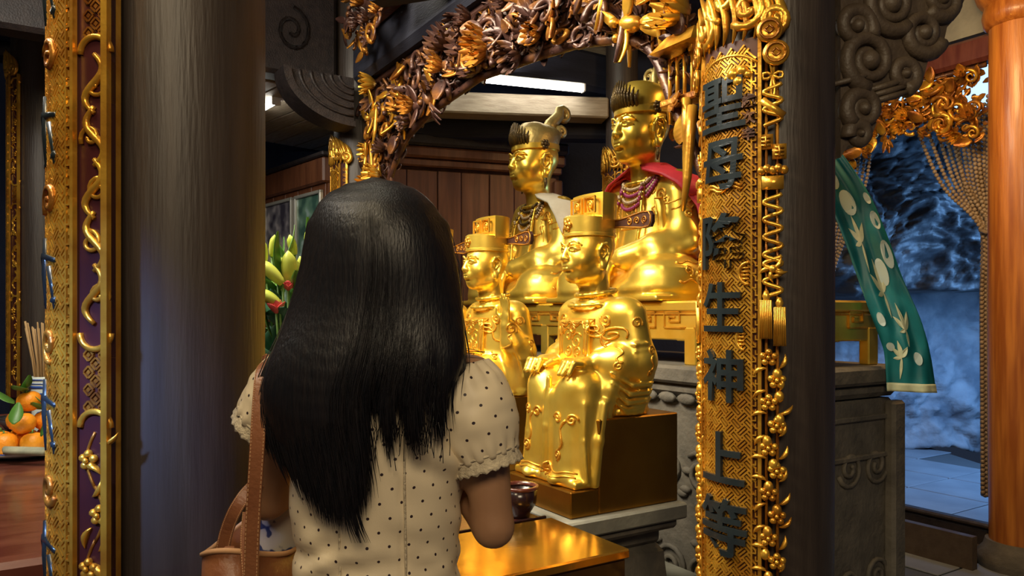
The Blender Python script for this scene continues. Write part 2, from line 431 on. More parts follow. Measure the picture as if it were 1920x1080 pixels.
# paving of the hall and of the cave, laid square to the altar
tile_me = None
for i in range(-1, 9):
    for j in range(-4, 8):
        p = Vector((2.76, 4.27, 0))+S*(.36+i*.62)+R_*(j*.62-.3)
        if p.y > 8.6 or p.x > 4.2 or p.x < .8: continue
        if tile_me is None:
            o = MB().box((0, 0, .006), (.605, .605, .012), None, .004).build('tile', 'cave_tile', FLOOR); tile_me = o.data
            o.location = p; o.rotation_euler = (0, 0, RZ)
        else:
            inst('tile', tile_me, FLOOR, Matrix.Translation(p) @ Matrix.Rotation(RZ, 4, 'Z'))
hall_me = None
for i in range(-5, 5):
    for j in range(-6, 7):
        p = S*(.15+i*.5)+R_*(j*.5+1.0)
        if p.y < -1.2 or p.y > 5 or p.x > 2.2 or p.x < -3.4: continue
        if (p-Vector((2.76, 4.27, 0))).dot(S) > -.5: continue
        if hall_me is None:
            o = MB().box((0, 0, .005), (.488, .488, .01), None, .003).build('tile', 'floor_tile', FLOOR); hall_me = o.data
            o.location = p; o.rotation_euler = (0, 0, RZ)
        else: inst('tile', hall_me, FLOOR, Matrix.Translation(p) @ Matrix.Rotation(RZ, 4, 'Z'))
o = MB().box((-.9, 1.9, 3.42), (7.0, 8.2, .08)).build('ceiling', 'roof_dark'); tag(o, kind='structure'); CEIL = o
for k in range(9):
    q = beam('rafter', (-4.2, 5.4-k*.75, 3.33), (2.4, 5.9-k*.75, 3.33), .10, .09, 'beam_wood', CEIL)
o = MB().box((-1.65, 5.66, 1.72), (6.1, .1, 3.44)).build('wall_back', 'indigo_wall'); tag(o, kind='structure')
o = MB().box((-4.25, 2.0, 1.7), (.1, 7.8, 3.4)).build('wall_left', 'plaster'); tag(o, kind='structure')

# wood-panelled partition behind the statues: every board a piece
pw = empty('wall_panelled'); tag(pw, kind='structure')
A = at(700, 262, 4.75); B = at(1052, 286, 5.16); A.z = 0; B.z = 0; dirw = (B-A).normalized(); Lw = (B-A).length; angw = math.atan2(dirw.y, dirw.x)
pw.location = A; pw.rotation_euler = (0, 0, angw)
topz = 2.50
MB().box((Lw/2, .05, topz/2), (Lw, .02, topz)).build('backing', 'panel_wood', pw)
x = .03; k = 0; random.seed(3)
while x < Lw-.05:
    w = [.185, .205, .16, .195, .175, .21][k % 6]; w = min(w, Lw-.03-x)
    MB().box((x+w/2, .02+.004*(k % 2), (topz-.16)/2), (w-.006, .03, topz-.16), None, .004).build('plank', 'panel_wood', pw); x += w; k += 1
MB().box((Lw/2, .005, topz-.115), (Lw, .06, .05), None, .01).build('top_rail', 'panel_wood', pw)
MB().box((Lw/2, -.005, topz-.05), (Lw+.04, .09, .075), None, .015).build('top_moulding', 'panel_wood', pw)
MB().box((Lw/2, -.01, topz+.03), (Lw+.08, .11, .08), None, .015).build('capping', 'beam_wood', pw)
MB().box((Lw-.03, -.002, topz/2-.08), (.06, .075, topz-.2), None, .01).build('stile', 'panel_wood', pw)
MB().box((.03, -.002, topz/2-.08), (.06, .075, topz-.2), None, .01).build('stile', 'panel_wood', pw)

# ---- columns
def column(name, P, r, h, label, m='column_wood', group=None):
    e = empty(name, (P[0], P[1], 0)); tag(e, label, 'column', group)
    b = MB(); n = 40; rings = []
    for i in range(13):
        z = .16+(h-.16)*i/12; rr = r*(1+.03*math.sin(PI*i/12)); 
        rings.append([((rr*(1+.006*noise.noise((k*.9, i*.7, P[0]*9))))*math.cos(2*PI*k/n), (rr*(1+.006*noise.noise((k*.9, i*.7, P[0]*9))))*math.sin(2*PI*k/n), z) for k in range(n)])
    b.loft(rings, cap=True); b.build('shaft', m, e, True, auto=50)
    MB().lathe([(r*1.35, 0.012), (r*1.4, .04), (r*1.38, .09), (r*1.2, .12), (r*1.12, .16)], 36).build('stone_base', 'stone', e, auto=40)
    return e
C_R = Vector((.612, 1.76, 0)); C_L = Vector((-.625, 1.40, 0)); C_3 = Vector((-.84, 4.07, 0)); C_4 = at(1166, 590, 4.78); C_4.z = 0
C_F = at(80, 590, 4.2); C_F.z = 0
column('round_column', C_R, .134, 3.38, 'dark round wooden column carrying the board of seven black characters')
column('round_column', C_L, .150, 3.38, 'broad dark round wooden column left of the woman, nearest the camera')
column('round_column', C_3, .125, 3.38, 'dark round column behind the woman where the gilded arch comes down')
column('round_column', C_4, .10, 3.38, 'slim dark column between the two large seated gold statues')
column('round_column', C_F, .15, 3.38, 'dark column at the far left behind the oranges')
dp = at(1912, 590, 4.10); dp.z = 0
e = column('door_post', dp, .145, 3.05, 'bright orange-brown round wooden post at the right edge', 'post_wood')
MB().lathe([(.145, 2.98), (.17, 3.0), (.18, 3.05), (.17, 3.1), (.20, 3.14), (.22, 3.2), (.22, 3.26)], 36).build('capital', 'post_wood', e, auto=40)

# ---- beams
def tagbeam(o, label): return tag(o, label, 'beam')
tagbeam(beam('roof_beam', C_R+R_*.16+Vector((0, 0, 2.72)), C_3-R_*.13+Vector((0, 0, 2.72)), .24, .17, 'roof_dark', None, .03), 'dark blue-black beam running above the gilded arch')
bB0 = C_3-S*.13+Vector((0, 0, 2.86)); bB1 = C_3-S*1.9+Vector((0, 0, 2.86))
e = empty('carved_beam', C_3-S*1.0+Vector((0, 0, 2.62)), RZ); tag(e, 'dark carved beam at the upper left above the quarter-round bracket', 'beam')
MB().box((0, 0, .24), (.15, 1.72, .48), None, .02).build('body', 'beam_wood', e)
for k in range(5):
    b = MB(); y = -.62+k*.31
    b.tube(spiral((.078, 0, 0), .015, .10, 1.6, k, 26, 'xz'), .010, 5)
    v = [(.08+.0*p[0], y+(p[0]-.078), .23+p[2]*1.2) for p in b.v]; b.v = v
    b.build('scroll_relief', 'beam_wood', e, True)
tagbeam(beam('roof_beam', C_3+S*.13+Vector((0, 0, 2.98)), C_3+S*1.9+Vector((0, 0, 2.98)), .26, .16, 'roof_dark', None, .03), 'dark roof beam running back over the panelled partition')
tagbeam(beam('roof_beam', at(700, 0, 3.1)+Vector((0, 0, .05)), at(1110, -95, 2.62), .14, .12, 'roof_dark', None, .02), 'dark bluish rafter slanting across the top centre')
tagbeam(beam('roof_beam', at(740, 232, 4.85), at(1150, 238, 4.95), .19, .16, 'roof_dark', None, .02), 'dark tie beam just above the panelled partition')
tagbeam(beam('roof_beam', at(800, 196, 4.62), at(1136, 208, 4.78), .13, .16, 'pale_wood', None, .01), 'pale wooden beam lit from above by the tube lamp')
tagbeam(beam('roof_beam', at(905, 100, 4.9), at(1140, 112, 5.1), .13, .14, 'pale_wood', None, .01), 'short pale plank beam high behind the tube lamp')
# plank ceiling of the side aisle
e = empty('plank_ceiling'); tag(e, 'pale plank ceiling of the side aisle beyond the left column', 'ceiling')
dr = Vector((-math.sin(math.radians(44)), math.cos(math.radians(44)), 0)); nr = Vector((dr.y, -dr.x, 0))
for k in range(9):
    c = Vector((-1.48, 4.78, 2.64))+nr*(k-4)*.15
    beam('plank', c-dr*.75, c+dr*.55, .03, .142, 'pale_wood', e, .004)
# quarter-round bracket under the carved beam
e = empty('quarter_bracket', C_3+Vector((.0, -.20, 0))+Vector((0, 0, 2.61)), RZ); e.scale = (1, 1.12, .78); tag(e, 'dark quarter-round wooden bracket with ringed face beside the gilded arch', 'bracket')
def fan(r, w, y0=0): 
    p = [(0, 0)]+[(-r*math.cos(a), -r*math.sin(a)) for a in np.linspace(0, PI/2, 18)]
    b = MB().prism(p, -w/2, w/2); b.v = [(z, x+y0, y) for x, y, z in b.v]; return b
fan(.29, .12).build('face', 'beam_wood', e)
b = MB()
n = 18
rg = []
for a in np.linspace(0, PI/2, n):
    rg.append([(sx*.085, -rr*math.cos(a), -rr*math.sin(a)) for sx, rr in ((-1, .29), (1, .29), (1, .325), (-1, .325))])
b.loft(rg, cap=True).build('rim', 'beam_wood', e, auto=40)
for rr in (.07, .11, .15, .20, .25):
    MB().tube([(.062, -rr*math.cos(a), -rr*math.sin(a)) for a in np.linspace(.02, PI/2-.02, 14)], .009, 5).build('ring_relief', 'beam_wood', e, True)

# ---- tube lamps
def tube_lamp(p0, p1, label, r=.016):
    p0, p1 = Vector(p0), Vector(p1); d = p1-p0; e = empty('tube_lamp', (p0+p1)/2); tag(e, label, 'lamp')
    L = d.length; q = d.to_track_quat('X', 'Z').to_euler()
    h = empty('fixture', (0, 0, 0), 0, e); h.rotation_euler = q
    def pt(b, nm, m, sm=False):
        o = b.build(nm, m, e, sm); o.rotation_euler = q; return o
    bpy.data.objects.remove(h)
    pt(MB().tube([(-L/2+.02, 0, 0), (L/2-.02, 0, 0)], r, 12), 'tube', 'tube_glow', True)
    pt(MB().box((0, .03, .028), (L, .035, .03), None, .005), 'batten', 'lamp_white')
    for sx in (-1, 1): pt(MB().box((sx*(L/2-.008), .008, .006), (.016, .05, .05), None, .004), 'end_cap', 'lamp_white')
tube_lamp(at(905, 148, 4.42), at(1097, 167, 4.58), 'long glowing tube lamp above the left large gold statue', .022)
tube_lamp(at(816, 134, 4.42), at(872, 143, 4.42), 'short glowing tube lamp showing through the carved arch')
tube_lamp(Vector((-1.53, 4.44, 2.600)), Vector((-1.33, 4.20, 2.600)), 'small tube lamp on the pale plank ceiling at left')

# ============================================================ doorway and cave on the right
DO = Vector((2.76, 4.27, 0))
e = empty('door_1', DO, RZ); tag(e, kind='structure')
MB().box((-1.0, 0, .10), (2.3, .16, .18), None, .02).build('threshold', 'beam_wood', e)
MB().box((-1.0, -.07, .20), (2.3, .05, .03), None, .01).build('threshold_lip', 'column_wood', e)
MB().box((-1.0, -.12, .05), (2.3, .1, .08), None, .015).build('carved_kick_board', 'bracket_wood', e)
MB().box((-1.0, 0, 2.93), (2.3, .12, .15), None, .02).build('lintel', 'red_lacquer', e)
o = MB().box((-1.0, .02, 3.22), (2.3, .08, .38)).build('wall_over_door', 'stone_pale', e)
# dark carved skirting panel below the threshold
o = MB().box((0, 0, 0), (1.2, .05, .18)).build('trim_1', 'bracket_wood'); o.location = DO-S*.32+R_*.55+Vector((0, 0, .102)); o.rotation_euler = (0, 0, RZ); tag(o, kind='structure')
# cave rock
def rockgrid(name, c, rx, rz, dy, m, nu, nv, amp, label, seed, bulge):
    v = []; f = []
    for j in range(nv+1):
        for i in range(nu+1):
            u = i/nu*2-1; w = j/nv*2-1
            p = Vector((c[0]+rx*u, c[1], c[2]+rz*w))
            q = Vector((p.x*1.1+seed, p.z*1.1, seed))
            d = noise.fractal(q, .75, 2.1, 8)*amp+abs(noise.noise(q*.9))*amp*.8+(.12*amp*abs(noise.noise(q*9))+.10*amp*noise.noise(q*21))
            y = -bulge*math.sqrt(max(0, 1-min(1, u*u*.8+w*w*.8)))-d
            v.append((p.x+noise.noise(q*1.7+Vector((5, 0, 0)))*amp*.5, p.y+y, p.z+noise.noise(q*1.7)*amp*.4))
    n = nu+1
    f = [(j*n+i, j*n+i+1, (j+1)*n+i+1, (j+1)*n+i) for j in range(nv) for i in range(nu)]
    # close the back so the rock is solid
    b = len(v); edge = [i for i in range(n)]+[j*n+nu for j in range(1, nv+1)]+[nv*n+i for i in range(nu-1, -1, -1)]+[j*n for j in range(nv-1, 0, -1)]
    for i in edge: v.append((v[i][0], c[1]+dy, v[i][2]))
    m_ = len(edge); f += [(edge[(k+1) % m_], edge[k], b+k, b+(k+1) % m_) for k in range(m_)]+[tuple(b+k for k in range(m_))]
    o = raw(name, v, f, m); tag(o, label, 'rock'); return o
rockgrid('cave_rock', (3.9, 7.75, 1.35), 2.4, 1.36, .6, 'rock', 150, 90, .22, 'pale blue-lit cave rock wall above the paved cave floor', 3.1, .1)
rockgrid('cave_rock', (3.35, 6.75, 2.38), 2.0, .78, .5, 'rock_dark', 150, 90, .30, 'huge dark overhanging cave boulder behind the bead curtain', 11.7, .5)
o = MB().box((3.9, 8.3, 3.9), (3.4, .06, 2.4)).build('cave_mouth_1', 'cave_mouth_glow'); tag(o, kind='structure')  # glowing sheet standing in for the daylit cave mouth

# ============================================================ THE ALTAR
# ---- tall stone altar under the large statues
PC = Vector((.874, 2.55, 0))
e = empty('stone_altar', PC, RZ); tag(e, 'tall carved grey stone altar under the gold bench', 'altar'); ALT = e
AX, AY = 2.42, .815
MB().box((-AX/2, AY/2, .585), (AX-.06, AY-.06, .97), None, .01).build('body', 'stone', e)
MB().box((-AX/2, AY/2, 1.165), (AX+.02, AY+.02, .07), None, .012).build('top_slab', 'stone', e)
MB().box((-AX/2, AY/2, 1.105), (AX-.03, AY-.03, .055), None, .02).build('cornice', 'stone', e)
MB().box((-AX/2, AY/2, .06), (AX+.02, AY+.02, .10), None, .02).build('foot_moulding', 'stone', e)
b = MB()
for i in range(21): b.ell((-.08-i*.105, .012, 1.072), (.052, .012, .022), 8, 5)
b.build('lotus_frieze', 'stone', e, True)
for x0 in (0., -.76, -1.52):
    MB().box((x0-.045, .012, .58), (.085, .05, .96), None, .012).build('corner_pilaster', 'stone', e)
MB().box((-.012, AY-.045, .58), (.05, .085, .96), None, .012).build('corner_pilaster', 'stone', e)
random.seed(11)
for i in range(16):       # carved scrolls on the front
    x = -.16-.18*(i % 8)*.95; z = .38+.42*(i//8)+random.uniform(-.04, .04)
    b = MB(); b.tube([(p[0], .026, p[2]) for p in spiral((x, 0, z), .012, .085, 1.7, random.uniform(0, 6), 26, 'xz', random.choice((-1, 1)))], [.012]*26, 5)
    for q in range(3):
        a = random.uniform(0, 6); b.ell((x+.10*math.cos(a), .026, z+.12*math.sin(a)), (.03, .014, .016), 7, 5)
    b.build('scroll_relief', 'stone', e, True)
for i in range(8):        # carved scrolls on the end face
    y = .16+.17*(i % 4); z = .40+.40*(i//4)+random.uniform(-.03, .03); b = MB()
    b.tube([(-.026, y+p[0], z+p[2]) for p in spiral((0, 0, 0), .012, .075, 1.6, random.uniform(0, 6), 24, 'xz', random.choice((-1, 1)))], .010, 5)
    b.build('scroll_relief', 'stone', e, True)
for (y0, y1, z0, z1) in ((.09, .73, .84, .86), (.09, .73, .99, 1.01), (.09, .73, .2, .22)):
    MB().box((-.026, (y0+y1)/2, (z0+z1)/2), (.02, y1-y0, z1-z0), None, .004).build('panel_border', 'stone', e)
MB().box((-AX/2, -.16, .22), (AX-.3, .30, .42), None, .015).build('step', 'stone_pale', e)

# ---- gilded bench with key-fret apron on the stone altar
e = empty('gold_bench', PC+Vector((0, 0, 1.2)), RZ); tag(e, 'long gilded bench with key-fret apron under the two large statues', 'bench')
BX0, BX1, BY0, BY1, BH = -2.36, -.05, .05, .735, .255
MB().box(((BX0+BX1)/2, (BY0+BY1)/2, BH-.022), (BX1-BX0, BY1-BY0, .044), None, .008).build('seat_board', 'gold', e)
MB().box(((BX0+BX1)/2, BY0+.028, BH-.10), (BX1-BX0-.02, .035, .115), None, .005).build('front_apron', 'gold', e)
MB().box((BX1-.028, (BY0+BY1)/2, BH-.10), (.035, BY1-BY0-.02, .115), None, .005).build('side_apron', 'gold', e)
MB().box(((BX0+BX1)/2, BY1-.028, BH-.10), (BX1-BX0-.02, .035, .115), None, .005).build('back_apron', 'gold', e)
MB().box(((BX0+BX1)/2, (BY0+BY1)/2, BH-.052), (BX1-BX0-.01, BY1-BY0-.01, .012), None, .004).build('moulding', 'gilt_bright', e)
def leg(x, y, w, d, nm='leg'): MB().box((x, y, .075), (w, d, .15), None, .005).build(nm, 'gold', e)
legs_x = [BX1-.035-.337*k for k in range(7)]
for i, x in enumerate(legs_x):
    leg(x, BY0+.03, .065, .045)
    for sx in (-1, 1):
        if i == 0 and sx > 0: continue
        MB().box((x+sx*.055, BY0+.028, .115), (.05, .033, .04), None, .004).build('leg_bracket', 'gold', e)
for y in (BY0+.36, BY1-.035): leg(BX1-.028, y, .045, .065)
for y in (BY0+.12, BY0+.30, BY0+.42, BY1-.09): MB().box((BX1-.028, y, .115), (.033, .05, .04), None, .004).build('leg_bracket', 'gold', e)
leg(BX0+.03, BY1-.035, .06, .05)
def fret(cx, mir):            # raised square spiral on the apron front
    b = MB(); t = .006; z0 = .158; w, h = .115, .062
    segs = [((-w/2, 0), (w/2, 0)), ((w/2, 0), (w/2, h)), ((w/2, h), (-w/4, h)), ((-w/4, h), (-w/4, h*.38)), ((-w/4, h*.38), (w/4, h*.38)), ((w/4, h*.38), (w/4, h*.68)), ((w/4, h*.68), (0, h*.68))]
    for (a, c) in segs:
        b.box((cx+mir*(a[0]+c[0])/2, BY0+.008, z0-h*.45+(a[1]+c[1])/2+.018), (abs(a[0]-c[0])+t, .008, abs(a[1]-c[1])+t))
    return b
for i in range(12):
    fret(BX1-.035-.084-.1685*i, 1 if i % 2 else -1).build('key_fret', 'gilt_bright', e)
for i in range(3):
    b = fret(0, 1 if i % 2 else -1); b.v = [(BX1-.008-(y-BY0-.008), BY0+.13+.21*i+x, z) for x, y, z in b.v]; b.build('key_fret', 'gilt_bright', e)
# gilded stepped throne back half hidden behind the column
e = empty('gold_throne_side', PC+Vector((0, 0, 1.455)), RZ); tag(e, 'stepped gilded throne side behind the dark column, under the teal sash', 'throne')
prof = [(.42, 0), (.42, .0), (.715, 0), (.715, .028), (.62, .035), (.56, .06), (.52, .11), (.505, .11), (.505, .20), (.47, .20), (.455, .42), (.42, .50), (.36, .52), (.30, .52), (.30, 0)]
poly = [p for p in prof[1:]]
b = MB().prism([(p[0], p[1]) for p in poly], -.05, .05); b.v = [(-.30+z, x, y) for x, y, z in b.v]; b.build('side_panel', 'gold', e)
for zz in (.055, .11, .165): MB().box((-.248, .405, zz), (.012, .19, .008), None, .002).build('step_moulding', 'gilt_bright', e)
MB().box((-.30, .36, .62), (.07, .07, .22), None, .01).build('post', 'gold', e)

# ---- stone table carrying the smaller statues
LC = Vector((.171, 2.18, 0)); LZ = .80
e = empty('stone_ledge', LC, RZ); tag(e, 'low grey stone table with scrolled end carrying the smaller gold statues', 'table')
LX0, LX1, LY0, LY1 = -1.72, .035, -.035, .44
cx, cy = (LX0+LX1)/2, (LY0+LY1)/2
MB().box((cx, cy, LZ-.025), (LX1-LX0, LY1-LY0, .05), None, .006).build('top_slab', 'stone_pale', e)
MB().box((cx, cy, LZ-.065), (LX1-LX0-.04, LY1-LY0-.04, .035), None, .012).build('moulding', 'stone', e)
MB().box((cx-.03, cy, LZ-.11), (LX1-LX0-.10, LY1-LY0-.08, .06), None, .012).build('apron', 'stone', e)
for x in (LX1-.10, cx, LX0+.10):
    b = MB(); pl = [(.0, -.14), (.04, -.16), (.055, -.24), (.02, -.36), (-.02, -.5), (0, -.68), (.05, -.74), (.05, -.79), (-.09, -.79), (-.09, -.14)]
    b.prism(pl, LY0+.05, LY1-.05); b.v = [(x+p[0], p[2], LZ+p[1]) for p in b.v]; b.build('scroll_leg', 'stone', e)
    for sy in (LY0+.045, LY1-.045):
        MB().tube([(x-.02+p[0], sy, LZ-.22+p[2]) for p in spiral((0, 0, 0), .008, .05, 1.8, .4, 24)], .010, 5).build('scroll', 'stone', e, True)

# ---- gold-topped table and red lacquer table in front
TC = Vector((.293, 1.85, 0)); TZ = .82
e = empty('gold_table', TC, RZ); tag(e, 'glossy gold-topped table with dark sides at the bottom centre', 'table')
MB().box((-.17, -.35, TZ-.012), (.34, .70, .024), None, .004).build('top', 'gold_table', e)
MB().box((-.17, -.35, TZ-.10), (.325, .685, .15), None, .004).build('apron', 'lacquer_black', e)
for x in (-.30, -.04):
    for y in (-.66, -.04): MB().box((x, y, .322), (.05, .05, .64), None, .006).build('leg', 'lacquer_black', e)
e = empty('lacquer_table', TC, RZ); tag(e, 'long red-brown lacquer table behind the woman', 'table')
TX0, TX1, TY0, TY1 = -1.58, -.362, -.84, -.0
MB().box(((TX0+TX1)/2, (TY0+TY1)/2, .795), (TX1-TX0, TY1-TY0, .03), None, .006).build('top', 'red_lacquer', e)
MB().box(((TX0+TX1)/2, (TY0+TY1)/2, .72), (TX1-TX0-.06, TY1-TY0-.06, .12), None, .006).build('apron', 'red_lacquer', e)
MB().box((TX1-.006, (TY0+TY1)/2, .814), (.010, TY1-TY0, .009), None, .002).build('edge_strip', 'lacquer_black', e)
for x in (TX0+.08, TX1-.08):
    for y in (TY0+.08, TY1-.08): MB().box((x, y, .34), (.07, .07, .66), None, .008).build('leg', 'red_lacquer', e)
p = TC+R_*.425-S*.055+Vector((0, 0, .8105))
e = empty('lacquer_bowl', p); tag(e, 'dark lacquer bowl with reddish rim at the gold statue\'s feet', 'bowl')
MB().lathe([(.0, 0), (.03, .0), (.032, .012), (.05, .04), (.054, .085), (.050, .085), (.044, .04), (.0, .02)], 24).build('body', 'lacquer_black', e, True)
MB().lathe([(.050, .08), (.056, .083), (.057, .092), (.049, .092), (.048, .082)], 24, cap=False).build('rim', 'red_lacquer', e, True)

# ============================================================ GOLD STATUES
class Placed:
    def __init__(s, base, off, sg): s.b = base; s.o = off; s.g = sg
    def p(s, c): return (s.g*c[0]+s.o[0], s.g*c[1]+s.o[1], c[2]+s.o[2])
    def ell(s, c, *a, **k): s.b.ell(s.p(c), *a, **k)
    def cap(s, a, b, *r, **k): s.b.cap(s.p(a), s.p(b), *r, **k)
    def path(s, pts, *r, **k): s.b.path([s.p(q) for q in pts], *r, **k)
    def box(s, c, *a, **k): s.b.box(s.p(c), *a, **k)
def head_sculpt(h=.0026, female=False, base=None):
    s = base or Sculpt((-.115, -.14, -.08), (.115, .13, .245), h)
    s.ell((0, .015, .130), (.080, .098, .095), 0 if base is None else .01)
    s.ell((0, -.018, .078), (.066 if not female else .064, .076, .080), .03)
    s.ell((0, -.066, .020), (.026, .022, .020), .03)
    for x in (-1, 1):
        s.ell((x*.036, -.052, .068), (.032, .034, .036), .025)
        s.cap((x*.052, .0, .025), (x*.02, -.055, .008), .022, .02, .03)
        s.ell((x*.031, -.101, .112), (.021, .014, .014), .012, True)          # socket
        s.ell((x*.031, -.0765, .1085), (.0185, .0165, .0115), .004)            # eyeball
        s.path([(x*.0135, -.0905, .1075), (x*.022, -.0945, .1155), (x*.033, -.0935, .1165), (x*.046, -.085, .110), (x*.053, -.077, .105)], .0028, .003)
        s.path([(x*.014, -.0895, .1065), (x*.024, -.0925, .1015), (x*.035, -.091, .1005), (x*.048, -.082, .1045)], .0022, .003)
        s.path([(x*.012, -.095, .123), (x*.022, -.0965, .132), (x*.036, -.0925, .135), (x*.05, -.081, .130), (x*.058, -.070, .122)], .0034, .006)
        s.ell((x*.0125, -.0985, .0735), (.0085, .011, .0075), .006)           # nostril wing
        s.ell((x*.0065, -.1045, .0668), (.0034, .005, .003), .002, True)
        # long ear
        s.ell((x*.082, .012, .085), (.009, .022, .042), .010)
        s.ell((x*.092, .008, .090), (.008, .0125, .028), .005, True)
        s.path([(x*.083, -.010, .082), (x*.088, -.012, .105), (x*.092, -.002, .124), (x*.094, .015, .128), (x*.094, .029, .115), (x*.091, .030, .090), (x*.088, .022, .062), (x*.086, .014, .045)], .0058, .004)
        s.ell((x*.085, .008, .046), (.0085, .014, .017), .008)
        s.path([(x*.087, .004, .112), (x*.090, .016, .108), (x*.089, .018, .092), (x*.086, .008, .078)], .0035, .003)
        s.cap((x*.010, -.093, .058), (x*.006, -.096, .066), .003, .002, .006)
    s.cap((0, -.088, .120), (0, -.107, .077), .0095, .0125, .012)
    s.ell((0, -.106, .074), (.012, .010, .009), .006)
    s.ell((0, -.088, .046), (.030, .016, .022), .018)
    s.path([(-.024, -.0865, .0452), (-.012, -.0985, .0492), (0, -.1005, .0478), (.012, -.0985, .0492), (.024, -.0865, .0452)], [.0028, .0048, .0046, .0048, .0028], .003)
    s.path([(-.020, -.0875, .0420), (-.009, -.0965, .0375), (.009, -.0965, .0375), (.020, -.0875, .0420)], [.003, .0058, .0058, .003], .004)
    s.path([(-.026, -.086, .0440), (-.010, -.1035, .0434), (.010, -.1035, .0434), (.026, -.086, .0440)], .0016, .002, True)
    s.ell((0, -.094, .026), (.018, .007, .005), .008, True)
    s.cap((0, .018, .04), (0, .026, -.07), .053, .050, .03)
    return s
HEAD = head_sculpt(); head_o = HEAD.build('head', 'gold', None); head_me = head_o.data
bpy.data.objects.remove(head_o)

def relief(bvh, curves, origin, direc, r, name, m, parent, off=0., n=5):
    """tube ornaments pressed on a surface: curves are lists of points in the plane through origin normal to direc"""
    d = Vector(direc).normalized(); up = Vector((0, 0, 1)) if abs(d.z) < .9 else Vector((0, 1, 0))
    rt = up.cross(d).normalized(); up = d.cross(rt); o0 = Vector(origin)
    for c in curves:
        runs = [[]]
        for (u, v) in c:
            h = bvh.ray_cast(o0+rt*u+up*v, d, 1.0)
            if h[0] is None or (runs[-1] and (h[0]-runs[-1][-1]).length > .05): runs.append([])
            if h[0] is not None: runs[-1].append(h[0]+h[1]*off)
        for run in runs:
            if len(run) > 2: MB().tube(run, r, n).build(name, m, parent, True)
def sp2(cx, cy, r, turns=1.5, a0=0., sg=1, n=22): return [(p[0], p[1]) for p in spiral((cx, cy, 0), .1*r, r, turns, a0, n, 'xy', sg)]
def wav(x0, y0, x1, y1, amp, nw=2, n=18):
    L = math.hypot(x1-x0, y1-y0); nx, ny = -(y1-y0)/L, (x1-x0)/L
    return [(x0+(x1-x0)*t+nx*amp*math.sin(nw*2*PI*t), y0+(y1-y0)*t+ny*amp*math.sin(nw*2*PI*t)) for t in np.linspace(0, 1, n)]
def rect2(x0, y0, x1, y1, n=6):
    P = [(x0, y0), (x1, y0), (x1, y1), (x0, y1), (x0, y0)]; out = []
    for a, c in zip(P[:-1], P[1:]): out += [(a[0]+(c[0]-a[0])*t/n, a[1]+(c[1]-a[1])*t/n) for t in range(n)]
    return out+[P[0]]

def hand_flat(s, c, sx, dirv, k=.008):       # hand resting over a knee; fingers along dirv
    c = Vector(c); d = Vector(dirv).normalized(); side = Vector((1, 0, 0)); side = (side-d*side.dot(d)).normalized(); nrm = side.cross(d)
    if nrm.z < 0: nrm = -nrm
    s.cap(c-d*.035, c+d*.010, .027, .031, .012, fl=(1, 1, .75))
    for i, (o, L) in enumerate(((-.029, .060), (-.0105, .072), (.0085, .070), (.027, .056))):
        a = c+d*.02+side*o+nrm*.004; m1 = a+d*L*.5+nrm*.006; t = a+d*L*.86-nrm*.026
        s.path([tuple(a), tuple(m1), tuple(t)], [.0105, .0098, .0076], .0025)
    a = c-d*.015-side*sx*.028; s.path([tuple(a), tuple(a+d*.030-side*sx*.014), tuple(a+d*.058-side*sx*.012-nrm*.008)], [.012, .0105, .008], .004)
def hand_up(s, c, k=.008):                     # raised hand, palm to the front
    c = Vector(c)
    s.ell(tuple(c), (.027, .013, .032), .01)
    for o, L in ((-.021, .046), (-.0075, .058), (.0065, .056), (.020, .044)):
        a = c+Vector((o, 0, .024)); s.path([tuple(a), tuple(a+Vector((o*.1, -.002, L*.6))), tuple(a+Vector((o*.1, -.009, L)))], [.0082, .0076, .006], .003)
    a = c+Vector((-.024, -.004, -.008)); s.path([tuple(a), tuple(a+Vector((-.016, -.006, .018))), tuple(a+Vector((-.016, -.010, .040)))], [.009, .008, .0065], .004)
